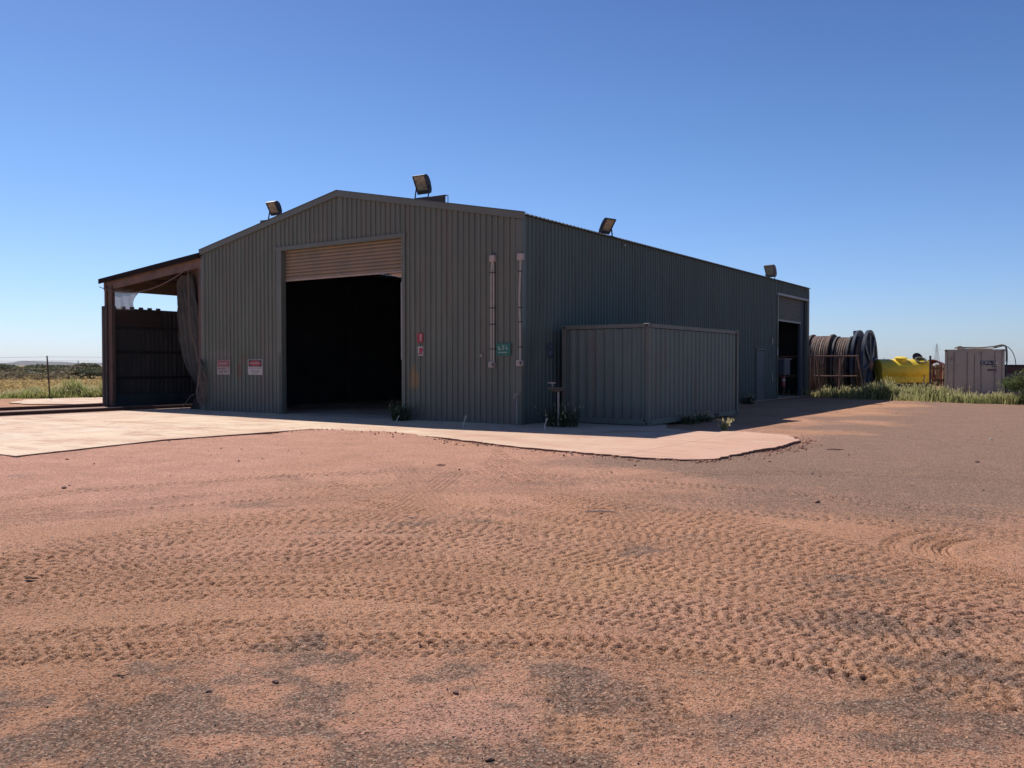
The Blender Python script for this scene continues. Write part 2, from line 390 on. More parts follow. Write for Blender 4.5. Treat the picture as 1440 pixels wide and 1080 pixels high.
def ground_mat():
    m = bpy.data.materials.new('red_dirt_and_gravel'); m.use_nodes = True; nt = m.node_tree; lk = nt.links.new
    b = nt.nodes['Principled BSDF']; b.inputs['Roughness'].default_value = .95; b.inputs['Specular IOR Level'].default_value = .12
    tc = _n(nt, 'ShaderNodeTexCoord'); at = _n(nt, 'ShaderNodeAttribute'); at.attribute_name = 'cover'
    sp = _n(nt, 'ShaderNodeSeparateColor'); lk(at.outputs['Color'], sp.inputs[0])
    def noise(sc, det=6, rough=.6, st=None):
        n = _n(nt, 'ShaderNodeTexNoise'); n.inputs['Scale'].default_value = sc; n.inputs['Detail'].default_value = det
        n.inputs['Roughness'].default_value = rough
        if st:
            mp = _n(nt, 'ShaderNodeMapping'); mp.inputs['Scale'].default_value = st; lk(tc.outputs['Object'], mp.inputs[0]); lk(mp.outputs[0], n.inputs['Vector'])
        else: lk(tc.outputs['Object'], n.inputs['Vector'])
        return n.outputs['Fac']
    def rng_(o, a, b_, c=0., d=1.):
        r = _n(nt, 'ShaderNodeMapRange'); r.inputs[1].default_value = a; r.inputs[2].default_value = b_
        r.inputs[3].default_value = c; r.inputs[4].default_value = d; lk(o, r.inputs[0]); return r.outputs[0]
    def mix(A_, B_, f):
        x = _n(nt, 'ShaderNodeMix', data_type='RGBA')
        for k, v in (('A', A_), ('B', B_)):
            if isinstance(v, tuple): x.inputs[k].default_value = rgb(v)
            else: lk(v, x.inputs[k])
        if isinstance(f, float): x.inputs['Factor'].default_value = f
        else: lk(f, x.inputs['Factor'])
        return x.outputs['Result']
    def mth(op, a, b_=None):
        x = _n(nt, 'ShaderNodeMath', operation=op)
        for i, v in enumerate((a, b_)):
            if v is None: continue
            if isinstance(v, (int, float)): x.inputs[i].default_value = v
            else: lk(v, x.inputs[i])
        return x.outputs[0]
    red = mix((.66, .33, .19), (.51, .25, .143), rng_(noise(.55, 7, .65), .38, .62))
    red = mix(red, (.66, .36, .185), rng_(noise(.22, 4), .5, .68, 0, .7))
    pinkc = mix((.74, .375, .275), (.62, .31, .225), rng_(noise(1.3), .4, .6))
    red = mix(red, pinkc, sp.outputs['Blue'])
    # gravel crumbs: mixed grey, brown and red grains
    vo = _n(nt, 'ShaderNodeTexVoronoi'); vo.inputs['Scale'].default_value = 80; lk(tc.outputs['Object'], vo.inputs['Vector'])
    sv = _n(nt, 'ShaderNodeSeparateColor'); lk(vo.outputs['Color'], sv.inputs[0])
    gr = mix((.095, .072, .058), (.30, .22, .17), rng_(sv.outputs['Red'], .2, .8))
    gr = mix(gr, (.55, .43, .34), rng_(sv.outputs['Green'], .93, .97, 0, .8))
    gr = mix(gr, (.37, .185, .125), rng_(sv.outputs['Blue'], .55, .8, 0, .8))
    gr = mix(gr, (.19, .135, .098), rng_(noise(.8, 5), .4, .65, 0, .45))
    fl = mth('ADD', sp.outputs['Red'], rng_(noise(7, 8, .78), .3, .7, -.5, .5))
    fl = rng_(fl, .1, 1.0, 0, .9)
    base = mix(red, gr, fl)
    # dark grit in the tread marks, with groove shade painted into the same tone
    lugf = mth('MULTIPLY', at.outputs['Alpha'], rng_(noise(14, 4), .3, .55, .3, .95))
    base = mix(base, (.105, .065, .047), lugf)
    # loose grains everywhere
    v2 = _n(nt, 'ShaderNodeTexVoronoi'); v2.inputs['Scale'].default_value = 95; lk(tc.outputs['Object'], v2.inputs['Vector'])
    s2 = _n(nt, 'ShaderNodeSeparateColor'); lk(v2.outputs['Color'], s2.inputs[0])
    base = mix(base, (.14, .075, .05), rng_(s2.outputs['Red'], .72, .78, 0, .8))
    base = mix(base, (.66, .40, .27), rng_(s2.outputs['Blue'], .80, .88, 0, .75))
    base = mix(base, (.52, .36, .28), rng_(s2.outputs['Green'], .965, .98, 0, .7))
    base = mix(base, (.20, .10, .062), rng_(noise(30, 6, .8), .52, .66, 0, .8))
    # grassland
    gc = mix((.36, .23, .10), (.25, .18, .075), rng_(noise(.12, 6, .7, (1, 3, 1)), .4, .62))
    gc = mix(gc, (.36, .27, .13), rng_(noise(.5, 6, .7, (1, 4, 1)), .5, .7))
    gc = mix(gc, (.25, .12, .07), rng_(noise(.06, 5, .6), .58, .68, 0, .6))
    base = mix(base, gc, sp.outputs['Green'])
    lk(base, b.inputs['Base Color'])
    hsum = mth('ADD', mth('MULTIPLY', noise(60, 6, .75), 1.0), mth('MULTIPLY', vo.outputs['Distance'], .35))
    bp = _n(nt, 'ShaderNodeBump'); bp.inputs['Strength'].default_value = 1.0; bp.inputs['Distance'].default_value = .022
    lk(hsum, bp.inputs['Height']); lk(bp.outputs[0], b.inputs['Normal'])
    return m
me.materials.append(ground_mat())

# loose stones too many to count
def rocks(name, n, sampler, smin, smax, m, label, cat):
    vs = []; fs = []
    base = np.array([(1,0,0),(-1,0,0),(0,1,0),(0,-1,0),(0,0,1),(0,0,-1)], float)
    tri = [(0,2,4),(2,1,4),(1,3,4),(3,0,4),(2,0,5),(1,2,5),(3,1,5),(0,3,5)]
    for i in range(n):
        x, y = sampler(); sz = smin+(smax-smin)*random.random()**3.5
        r = sz*(.6+.5*rng.random((6, 1)))*np.array([1, 1, .6]); v = base*r
        a = random.random()*6.28; c, s_ = math.cos(a), math.sin(a)
        v = np.stack([v[:, 0]*c-v[:, 1]*s_*.8, v[:, 0]*s_+v[:, 1]*c*.8, v[:, 2]+v[:, 0]*.2], -1)+np.array([x, y, ground_z(x, y)+sz*.25])
        o = len(vs); vs += v.tolist(); fs += [tuple(k+o for k in t) for t in tri]
    me_ = bpy.data.meshes.new(name); me_.from_pydata(vs, [], fs); me_.materials.append(m)
    o = bpy.data.objects.new(name, me_); COL.objects.link(o); return tag(o, label, cat, kind='stuff')
def samp_near():
    while True:
        y = 2.8+9*random.random()**1.7; x = (random.random()-.5)*2*(y*.62+.3)
        if vnoise(np.array([x*.9]), np.array([y*.9]), 5)[0] > random.random()*.9: return x, y
m_stone = mat('loose_stone', (.24, .15, .11), (.42, .29, .21), 3, .9, island=.7, spec=.2)
rocks('gravel', 9000, samp_near, .003, .0095, m_stone, 'loose red brown gravel scattered over the dirt yard', 'gravel')

# ------------------------------------------------------------------ concrete slabs
def w2l(p): dx, dy = p[0]-C0[0], p[1]-C0[1]; return (dx*CT-dy*ST, dx*ST+dy*CT)
def jag(poly, amp, step, skip=(), ring=False):
    out = []; n = len(poly)
    for i in range(n if ring else n-1):
        a = poly[i]; b = poly[(i+1) % n]; l = math.hypot(b[0]-a[0], b[1]-a[1]); k = max(1, int(l/step)) if i not in skip else 1
        for j in range(k):
            t = j/k; w = amp if j else 0
            out.append((a[0]+(b[0]-a[0])*t+random.uniform(-w, w), a[1]+(b[1]-a[1])*t+random.uniform(-w, w)))
    return out
def slab_mat():
    m = mat('cream_concrete', (.72, .54, .38), (.64, .47, .33), .9, .85, bump=.25, bscale=30, c3=(.42, .22, .15), s3=.45, lo3=.56, hi3=.70, spec=.2)  # the concrete's own cream tone with reddish stains
    nt = m.node_tree; lk = nt.links.new; b = nt.nodes['Principled BSDF']; src = b.inputs['Base Color'].links[0].from_socket
    tc = [n for n in nt.nodes if n.type == 'TEX_COORD'][0]
    def layer(src, col, sc, lo, hi, am, st=(1, 1, 1), det=7):
        mp = _n(nt, 'ShaderNodeMapping'); mp.inputs['Scale'].default_value = st; lk(tc.outputs['Object'], mp.inputs[0])
        n = _n(nt, 'ShaderNodeTexNoise'); n.inputs['Scale'].default_value = sc; n.inputs['Detail'].default_value = det; n.inputs['Roughness'].default_value = .72
        lk(mp.outputs[0], n.inputs['Vector'])
        r = _n(nt, 'ShaderNodeMapRange'); r.inputs[1].default_value = lo; r.inputs[2].default_value = hi; r.inputs[4].default_value = am
        lk(n.outputs['Fac'], r.inputs[0]); x = _n(nt, 'ShaderNodeMix', data_type='RGBA'); x.inputs['B'].default_value = rgb(col)
        lk(src, x.inputs['A']); lk(r.outputs[0], x.inputs['Factor']); return x.outputs['Result']
    src = layer(src, (.50, .27, .18), .16, .48, .60, .55); src = layer(src, (.50, .27, .19), .7, .52, .62, .75, (.5, 1.6, 1)); src = layer(src, (.34, .19, .135), 2.4, .60, .68, .6, (.4, 1.6, 1))
    src = layer(src, (.30, .14, .09), 1.1, .64, .70, .8, (1, 2.2, 1))
    src = layer(src, (.70, .62, .52), .35, .55, .70, .7)
    src = layer(src, (.22, .15, .11), 5, .68, .74, .7)
    # the right-hand end is covered with blown red dust, the doorway is greyer
    sx = _n(nt, 'ShaderNodeSeparateXYZ'); lk(tc.outputs['Object'], sx.inputs[0])
    r = _n(nt, 'ShaderNodeMapRange'); r.inputs[1].default_value = .5; r.inputs[2].default_value = 6.5; r.inputs[4].default_value = .78
    lk(sx.outputs['X'], r.inputs[0]); x = _n(nt, 'ShaderNodeMix', data_type='RGBA'); x.inputs['B'].default_value = (.56, .315, .225, 1)
    lk(src, x.inputs['A']); lk(r.outputs[0], x.inputs['Factor']); src = x.outputs['Result']
    src = layer(src, (.66, .47, .34), 1.6, .58, .66, .7, (.35, 1.6, 1)); src = layer(src, (.46, .27, .19), .8, .53, .66, .6, (.5, 1.5, 1)); src = layer(src, (.26, .14, .10), 2.6, .60, .68, .75, (.5, 1.4, 1))
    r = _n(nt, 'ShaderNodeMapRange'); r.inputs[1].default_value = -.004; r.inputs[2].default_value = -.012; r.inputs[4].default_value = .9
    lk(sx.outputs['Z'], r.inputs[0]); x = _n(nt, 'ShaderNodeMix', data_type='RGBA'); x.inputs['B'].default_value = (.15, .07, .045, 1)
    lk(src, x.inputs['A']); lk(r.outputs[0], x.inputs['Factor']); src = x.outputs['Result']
    br = _n(nt, 'ShaderNodeTexBrick'); br.inputs['Scale'].default_value = 1; br.inputs['Mortar Size'].default_value = .008
    br.inputs['Brick Width'].default_value = 5.6; br.inputs['Row Height'].default_value = 5.2; br.offset = 0
    br.inputs['Color1'].default_value = br.inputs['Color2'].default_value = (1, 1, 1, 1); br.inputs['Mortar'].default_value = (.45, .35, .3, 1)
    lk(tc.outputs['Object'], br.inputs['Vector'])
    x = _n(nt, 'ShaderNodeMix', data_type='RGBA', blend_type='MULTIPLY'); x.inputs['Factor'].default_value = 1
    lk(src, x.inputs['A']); lk(br.outputs['Color'], x.inputs['B']); lk(x.outputs['Result'], b.inputs['Base Color'])
    return m
SLABM = slab_mat()
poly = [(-2.87, -11.26), (-3.7, -7.88), (-3.41, -4.02), (-1.99, -3.89), (.74, -4.22), (3.49, -5.08), (6.04, -5.48), (6.81, -5.35), (7.14, -5.0), (7.21, -3.21),
        (7.36, -2.44), (7.3, -.61), (6.72, .53), (5.62, 1.02), (4.32, .54), (3.5, 1.1), (3.1, 2.2), (.3, 2.4), (.12, 2.6), (.12, 26.6), (-13.0, 26.6), (-13.0, 2.0), (-14.9, 1.9), (-14.8, -11.2)]
mb = MB(); mb.prism(jag(poly[:4], .012, .35)+jag(poly[3:], .042, .11, (15, 16, 17, 18, 19, 20))+[poly[-1]], -.35, 0)
struct(mb.build('concrete_slab', SLABM, loc=(C0[0], C0[1], 0), rz=-TH))
pl = [w2l(p) for p in [(-21.1, 36.4), (-22.2, 39.8), (-20.5, 42.9), (-11.0, 45.0), (-12.5, 38.5), (-16.6, 36.9), (-17.6, 34.9), (-19.5, 35.1)]]
mb = MB(); mb.prism(jag(pl, .08, .5, ring=True), -.3, 0)
o = struct(mb.build('rear_concrete_slab', SLABM, loc=(C0[0], C0[1], -.018), rz=-TH))
m_track = mat('greyed_pink_concrete', (.36, .235, .18), (.30, .17, .125), 1.1, .9, bump=.3, c3=(.25, .18, .15), s3=.8, spec=.15)
mb = MB(); mb.prism(jag([(-14.95, -14), (-14.95, 1.7), (-13.2, 1.8), (-13.2, 26.5), (-19.3, 26.5), (-19.6, -14)], .05, .5, ring=True), -.3, -.03)
struct(mb.build('track_bed', m_track, loc=(C0[0], C0[1], 0), rz=-TH))

edge_pts = [L(x, y) for x, y in poly[1:13]]
def samp_edge():
    i = random.choice((0, 1, 2, 3, 3, 4, 4, 5, 6, 7, 8, 9, 9, 10)); a, b = edge_pts[i], edge_pts[i+1]; t = random.random(); p = a.lerp(b, t)
    d = Vector((b.y-a.y, a.x-b.x)).normalized()*abs(random.gauss(0, .22)); return p.x+d.x+.02, p.y-abs(d.y)-.02
rocks('dirt_clods', 900, samp_edge, .008, .045, mat('dirt_clod', (.52, .26, .18), (.36, .18, .125), 5, .95, island=.4, spec=.1), 'crumbled red dirt clods lying along the broken edge of the slab', 'dirt clods')
def samp_yard():
    y = 6+24*random.random()**.8; return (random.random()-.5)*1.25*y, y
rocks('stones', 700, samp_yard, .007, .034, mat('yard_stone', (.30, .17, .125), (.45, .33, .26), 4, .95, island=.6, spec=.1), 'small stones scattered over the whole yard', 'stones')

# ------------------------------------------------------------------ the shed
W, LEN, HE, HA = 13.15, 26.5, 5.43, 6.71
XA = -W/2
STEEL = dict(rough=.42, spec=.5)
m_wall = mat('weathered_dark_wall_sheet', (.150, .166, .130), (.120, .134, .106), 1.4, c3=(.165, .135, .112), s3=.9, lo3=.5, hi3=.75,
             stretch=(2.5, 2.5, .35), dust=(.19, .15, .125), dust_h=.7, bump=.3, bscale=1.6, rough=.55, spec=.4,
             spot=[(-3.62, 1.15, .22, .42, (.36, .20, .075), .75), (-11.2, 1.35, .16, .35, (.20, .075, .045), .6), (-11.0, 1.75, .25, .25, (.17, .09, .06), .5),
                   (-12.2, 1.9, .7, .22, (.22, .19, .17), .5), (-9.7, 1.9, .3, .5, (.19, .16, .14), .45), (-12.4, .95, .35, .4, (.17, .14, .12), .5),
                   (-9.9, .9, .5, .6, (.15, .12, .10), .4), (-.15, .35, .3, .4, (.2, .16, .14), .5)])
m_side = mat('weathered_slate_side_sheet', (.114, .148, .130), (.094, .122, .108), 1.2, c3=(.095, .088, .08), s3=.7, lo3=.52, hi3=.75,
             stretch=(2.5, 2.5, .3), dust=(.11, .09, .08), dust_h=.6, bump=.35, bscale=1.6, rough=.6, spec=.35)
m_trim = mat('wall_flashing', (.138, .148, .118), (.115, .125, .10), 1.5, rough=.45, c3=(.15, .135, .105), s3=1.5, bump=.04, bscale=6)
m_roof = mat('roof_sheet', (.12, .12, .115), (.09, .09, .088), 1.0, rough=.45, metal=.3)
m_frame = mat('rusty_frame_steel', (.16, .085, .06), (.10, .07, .055), 2.5, rough=.7, c3=(.07, .05, .045), s3=3)
m_dark = mat('dark_lining', (.04, .036, .036), (.03, .027, .027), 1.5, rough=.8)
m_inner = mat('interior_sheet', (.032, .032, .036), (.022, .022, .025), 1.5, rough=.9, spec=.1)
m_shutter = mat('dusty_shutter_slats', (.26, .185, .12), (.21, .165, .115), 1.2, rough=.55, c3=(.11, .12, .11), s3=.8, lo3=.5, hi3=.8, bump=.03,
                dust=(.12, .13, .115), dust_h=1.0)
m_rail = mat('shutter_bottom_rail', (.42, .33, .27), (.3, .24, .2), 3, rough=.5)
m_galv = mat('galvanised_grey', (.33, .31, .29), (.24, .23, .22), 6, rough=.5, metal=.2)

shed = thing('metal_shed', 'large dark grey corrugated steel shed with a gable front and open roller door', 'shed', (C0[0], C0[1], 0), -TH)

def sheet(mb, p0, p1, nrm, zb, zt, pitch=.19, d=.036, prof=((0, 0), (.60, 0), (.67, 1), (.86, 1), (.93, 0)), off=0.0):
    p0 = Vector((*p0, 0)); p1 = Vector((*p1, 0)); n = Vector((*nrm, 0)); l = (p1-p0).length; t = (p1-p0)/l
    pts = []; k = 0
    while True:
        done = False
        for (a, b) in prof:
            s = (k+a)*pitch
            if s > l: done = True; break
            pts.append((s, b*d))
        if done: break
        k += 1
    pts.append((l, 0)); lo = []; hi = []
    for s, b in pts:
        q = p0+t*s+n*(b+off); zbv = zb(s) if callable(zb) else zb; ztv = zt(s) if callable(zt) else zt
        lo.append(Vector((q.x, q.y, zbv))); hi.append(Vector((q.x, q.y, ztv)))
    m = len(pts); mb.add(lo+hi, [(i, i+1, i+1+m, i+m) for i in range(m-1)]); return mb
roofz = lambda x: HE+(HA-HE)*(1-abs(x-XA)/(W/2))
NF = (0, -1)
DX0, DX1, DZ = -9.32, -3.94, 5.28
part = lambda mb, name, m, **k: mb.build(name, m, shed, **k)
part(sheet(MB(), (-W, 0), (DX0, 0), NF, -.02, lambda s: roofz(-W+s)), 'front_wall', m_wall)
part(sheet(MB(), (DX1, 0), (0, 0), NF, -.02, lambda s: roofz(DX1+s)), 'front_wall', m_wall)
# the sheet over the door needs the ridge as a vertex
mb = MB(); sheet(mb, (DX0, 0), (XA, 0), NF, DZ, lambda s: roofz(DX0+s)); sheet(mb, (XA, 0), (DX1, 0), NF, DZ, lambda s: roofz(XA+s)); part(mb, 'gable_panel', m_wall)
# side wall with its roller door opening near the far end
SY0, SY1, SZ = 21.2, 26.15, 4.85
part(sheet(MB(), (0, 0), (0, SY0), (1, 0), lambda s: -.02-.06*s/26, HE, off=.002), 'side_wall', m_side)
mb = MB(); sheet(mb, (0, SY0), (0, LEN), (1, 0), SZ, HE, off=.002); sheet(mb, (0, SY1), (0, LEN), (1, 0), -.1, SZ, off=.002); part(mb, 'side_wall', m_side)
part(sheet(MB(), (-W, LEN), (-W, 0), (-1, 0), -.05, HE), 'side_wall', m_side)
mb = MB(); sheet(mb, (0, LEN), (XA, LEN), (0, 1), -.05, lambda s: roofz(-s)); sheet(mb, (XA, LEN), (-W, LEN), (0, 1), -.05, lambda s: roofz(XA-s)); part(mb, 'rear_wall', m_side)
# roof sheets with ribs running down the slope
def roof_sheet(x0, z0, x1, z1, y0, y1, pitch=.2, d=.035, th=.004):
    mb = MB(); pr = ((0, 0), (.62, 0), (.72, 1), (.86, 1), (.96, 0)); pts = []; k = 0
    while (k+1)*pitch < (y1-y0):
        for a, b in pr: pts.append((y0+(k+a)*pitch, b*d))
        k += 1
    pts.append((y1, 0)); m = len(pts); sgn = 1
    vs = [(x0, y, z0+b) for y, b in pts]+[(x1, y, z1+b) for y, b in pts]
    vs += [(x, y, z-th-.002) for x, y, z in vs]
    fs = [(i, i+1, i+1+m, i+m) for i in range(m-1)]+[(i+2*m, i+1+2*m, i+1+3*m, i+3*m) for i in range(m-1)]
    fs += [(i, i+1, i+1+2*m, i+2*m) for i in range(m-1)]+[(i+m, i+1+m, i+1+3*m, i+3*m) for i in range(m-1)]
    mb.add(vs, fs); return mb
slp = (HA-HE)/(W/2)
part(roof_sheet(XA, HA+.02, .12, HE+.02-.12*slp, -.02, LEN+.05), 'roof', m_roof)
part(roof_sheet(XA, HA+.02, -W-.04, HE+.02-.04*slp, -.02, LEN+.05), 'roof', m_roof)
# barge flashings along the gable
def strip(a, b, h, t, y):       # sloping flashing in the gable plane
    (x0, z0), (x1, z1) = a, b
    return MB().slabxz([(x0, z0), (x1, z1), (x1, z1-h), (x0, z0-h)], y, y-t)
part(strip((-W-.05, HE+.06-.05*slp), (XA, HA+.06), .17, .055, -.032), 'barge_flashing', m_trim)
part(strip((XA+.001, HA+.06), (.13, HE+.06-.13*slp), .17, .055, -.032), 'barge_flashing', m_trim)
mb = MB(); mb.bar((-W-.05, -.04, HE+.072-.05*slp), (XA, -.04, HA+.072), .13, .02); mb.bar((XA, -.04, HA+.072), (.13, -.04, HE+.072-.13*slp), .13, .02)
part(mb, 'ridge_capping', m_roof)
# corner flashings
mb = MB(); mb.box((-.07, -.034, HE/2-.06), (.16, .008, HE-.1)); mb.box((.034, .055, HE/2-.06), (.008, .17, HE-.1)); mb.box((.012, -.016, HE/2-.06), (.045, .045, HE-.1))
part(mb, 'corner_flashing', m_trim)
mb = MB(); mb.box((-W+.05, -.034, HE/2-.08), (.14, .008, HE-.12)); part(mb, 'corner_flashing', m_trim)
mb = MB(); mb.box((.034, LEN-.05, HE/2-.1), (.008, .14, HE-.05)); part(mb, 'corner_flashing', m_trim)
# door frame
mb = MB(); mb.box((DX0+.11, .05, DZ/2), (.24, .2, DZ), bev=.006); part(mb, 'door_jamb', m_trim)
mb = MB(); mb.box((DX1-.05, .05, DZ/2), (.13, .2, DZ), bev=.006); part(mb, 'door_jamb', m_trim)
mb = MB(); mb.box(((DX0+DX1)/2, .03, DZ-.05), (DX1-DX0+.06, .17, .13), bev=.006); part(mb, 'door_head', m_trim)
def shutter(name, a, b, zb, zt, m, nrm, pitch=.105, parent=shed):
    mb = MB(); A_, B_ = Vector(a), Vector(b); n = Vector(nrm); z = zb; rows = []
    while z < zt:
        for fz, o_ in ((0, -.006), (.08, .014), (.42, .026), (.78, .018), (.90, 0), (.92, -.012)):
            rows.append((z+fz*pitch, o_))
        z += pitch
    vs = []
    for z, o_ in rows:
        for P in (A_, B_): q = P+n*o_; vs.append((q.x, q.y, z))
    fs = [(2*i, 2*i+1, 2*i+3, 2*i+2) for i in range(len(rows)-1)]
    mb.add(vs, fs); return mb.build(name, m, parent)
sh1 = shutter('roller_door', (-9.1, .16, 0), (-4.0, .16, 0), 4.26, 5.2, m_shutter, (0, -1, 0))
mb = MB(); mb.box((-6.55, .155, 4.235), (5.1, .05, .06), bev=.008); mb.build('bottom_rail', m_rail, sh1)
mb = MB(); mb.slabxz([(-4.85, 4.205), (-4.05, 4.225), (-4.05, 4.19), (-4.42, 4.08)], .30, .305); mb.build('bent_flap', mat('pale_flap', (.62, .47, .38), (.5, .38, .3), 4), sh1)
mb = MB(); mb.lathe([(0, .28), (5.2, .28)], (-9.2, .62, 5.35), (1, 0, 0), 20); mb.build('door_drum', m_inner, sh1, smooth=True)
# door guide plates standing proud at the base of the jambs
mb = MB(); mb.box((DX1-.105, -.045, 2.8), (.05, .02, 2.2)); part(mb, 'door_guide', m_galv)
mb = MB(); mb.box((-9.16, -.04, .95), (.1, .02, 1.9)); part(mb, 'door_guide', m_trim)
# far side door
mb = MB(); mb.box((.0, SY0+.05, SZ/2-.04), (.15, .11, SZ+.02)); part(mb, 'door_jamb', m_trim)
mb = MB(); mb.box((.0, SY1-.02, SZ/2-.04), (.15, .09, SZ+.02)); part(mb, 'door_jamb', m_trim)
mb = MB(); mb.box((.03, (SY0+SY1)/2, SZ-.02), (.12, SY1-SY0+.06, .1)); part(mb, 'door_head', m_galv)
sh2 = shutter('roller_door', (-.12, SY0+.1, 0), (-.12, 25.42, 0), 3.68, 4.80, mat('olive_shutter', (.10, .10, .08), (.085, .085, .075), 1.3, rough=.55, c3=(.17, .12, .08), s3=1.2), (1, 0, 0))
mb = MB(); mb.box((-.11, 23.35, 3.65), (.05, 4.2, .07)); mb.build('bottom_rail', m_galv, sh2)
mb = MB(); mb.box((-.16, 25.78, 2.4), (.12, .68, 4.86)); part(mb, 'door_infill', mat('blue_grey_panel', (.055, .065, .085), (.04, .05, .065), 1.2))
mb = MB(); mb.box((-1.6, 23.9, 2.4), (.2, .35, 4.9)); mb.box((-1.6, 22.1, 2.9), (.12, .12, 4.4)); mb.box((-1.5, 23.2, 1.2), (.1, 3.4, .14)); part(mb, 'inner_post', mat('tan_steel', (.16, .145, .11), (.12, .11, .09), 2))
# personnel door
pd = part(MB().box((.045, 18.86, 1.06), (.05, 1.02, 2.2)), 'personnel_door', mat('personnel_door_paint', (.085, .10, .105), (.07, .085, .09), 1.5, dust=(.15, .13, .11), dust_h=.5))
mb = MB()
for y, dy, z, dz in ((18.32, .06, 1.09, 2.3), (19.40, .06, 1.09, 2.3), (18.86, 1.14, 2.25, .06)): mb.box((.052, y, z), (.075, dy, dz))
mb.build('door_frame', m_side, pd); mb = MB(); mb.tube([(.07, 18.45, 1.05), (.13, 18.45, 1.05), (.13, 18.56, 1.05)], .012); mb.build('handle', m_galv, pd)
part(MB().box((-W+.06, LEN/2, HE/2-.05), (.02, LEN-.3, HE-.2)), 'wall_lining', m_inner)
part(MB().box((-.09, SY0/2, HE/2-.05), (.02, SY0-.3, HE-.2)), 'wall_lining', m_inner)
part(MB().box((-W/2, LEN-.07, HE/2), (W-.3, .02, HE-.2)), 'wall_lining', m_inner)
# portal frames and girts inside
for i, y in enumerate((.35, 6.8, 13.2, 19.7, 26.1)):
    for x in (-W+.25, -.25):
        if i == 0 or True:
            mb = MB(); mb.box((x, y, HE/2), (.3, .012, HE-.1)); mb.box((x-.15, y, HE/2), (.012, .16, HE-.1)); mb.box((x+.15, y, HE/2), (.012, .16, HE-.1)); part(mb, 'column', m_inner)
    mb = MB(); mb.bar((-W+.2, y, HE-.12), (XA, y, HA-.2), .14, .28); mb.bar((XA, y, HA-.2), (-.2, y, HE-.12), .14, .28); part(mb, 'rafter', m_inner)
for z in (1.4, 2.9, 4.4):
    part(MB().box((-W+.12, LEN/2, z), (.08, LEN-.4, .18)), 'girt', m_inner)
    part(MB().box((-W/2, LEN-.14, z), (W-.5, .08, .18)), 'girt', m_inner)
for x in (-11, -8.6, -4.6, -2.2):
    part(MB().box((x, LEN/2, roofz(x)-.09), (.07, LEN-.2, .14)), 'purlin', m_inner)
mb = MB()
for z in (1.05, 2.0): mb.bar((-W+.6, 8, z), (-W+.6, 20, z), .08, .1)
mb.bar((-W+.6, 9, 1.05), (-W+.6, 12, 2.0), .05, .05); mb.bar((-W+.6, 15, 1.05), (-W+.6, 18, 2.0), .05, .05)
part(mb, 'wall_rack', m_inner)
# channel lying across the roof behind the gable, carrying two lamps
mb = MB()
mb.box((-6.87, .56, 6.23), (7.86, .012, .25)); mb.box((-6.87, .62, 6.349), (7.86, .13, .012)); mb.box((-6.87, .62, 6.111), (7.86, .13, .012)); mb.box((-2.95, .69, 6.23), (.02, .012, .25))
for x in (-10.2, -3.6):
    zz = roofz(x); mb.box((x, .62, (zz+6.12)/2+.02), (.06, .1, abs(6.12-zz)+.04))
part(mb, 'roof_channel', m_frame)

# ---- lean-to on the left
AX = -19.22; AZ0, AZ1 = 4.80, 5.34
az = lambda x: AZ0+(AZ1-AZ0)*(x-AX)/(-W-AX)
part(roof_sheet(-W, AZ1, AX-.1, AZ0-.01, -.05, 14.0), 'awning_roof', mat('dark_rusty_roof', (.05, .035, .035), (.07, .045, .04), 1.5, rough=.9, spec=.1))
part(MB().slabxz([(AX-.08, AZ0+.03), (-W-.02, AZ1+.05), (-W-.02, AZ1-.13), (AX-.08, AZ0-.15)], -.09, -.13), 'awning_fascia', mat('dark_fascia', (.018, .014, .015), (.025, .018, .016), 2, rough=.9, spec=.1))
m_beam = mat('brown_painted_beam', (.20, .115, .08), (.15, .095, .07), 1.2, rough=.65, c3=(.10, .06, .05), s3=1.4)
for y in (0.03, 6.6, 13.2):
    part(MB().slabxz([(AX+.1, az(AX)-.09), (-W-.1, AZ1-.1), (-W-.1, AZ1-.42), (AX+.1, az(AX)-.41)], y, y+.1), 'awning_rafter', m_beam)
for x in (-14.3, -15.7, -17.1, -18.4):
    part(MB().box((x, 7, az(x)-.09), (.06, 13.8, .13)), 'awning_purlin', m_beam)
part(MB().box((AX+.12, 7, 4.60), (.1, 14, .40)), 'eave_beam', m_beam)
mb = MB(); mb.box((-18.72, .0, 2.28), (.24, .012, 4.56)); mb.box((-18.84, .05, 2.28), (.012, .13, 4.56)); mb.box((-18.6, .05, 2.28), (.012, .13, 4.56)); mb.box((-19.0, .02, 2.28), (.12, .1, 4.56))
part(mb, 'awning_post', m_frame)
for y in (6.6, 13.2): part(MB().box((-18.95, y, 2.28), (.25, .2, 4.56)), 'awning_post', m_frame)
part(MB().box((-13.33, .12, 2.6), (.16, .16, 5.2)), 'awning_post', m_frame)
m_soot = mat('sooty_brown_sheet', (.080, .068, .062), (.052, .046, .044), 1.3, rough=.75, stretch=(2, 2, .4), c3=(.11, .09, .082), s3=1.2, lo3=.5, hi3=.75)
part(sheet(MB(), (AX+.08, 14), (AX+.08, -.03), (1, 0), .4, 3.76, pitch=.2), 'awning_wall', m_soot)
part(sheet(MB(), (AX, 14), (AX, -.03), (-1, 0), .0, 3.76, pitch=.2), 'awning_wall', m_soot)
part(sheet(MB(), (AX-.02, -.04), (-18.86, -.04), (0, -1), -.05, 3.8, pitch=.2), 'awning_wall', m_soot)
mb = MB()
for z in (1.05, 2.05, 3.0): mb.box((AX+.16, 7, z), (.07, 13.8, .12))
part(mb, 'wall_rail', m_dark)
mb = MB()
for i in range(6): mb.box((AX+.16, .35+i*.38, 3.79), (.06, .17, .07))
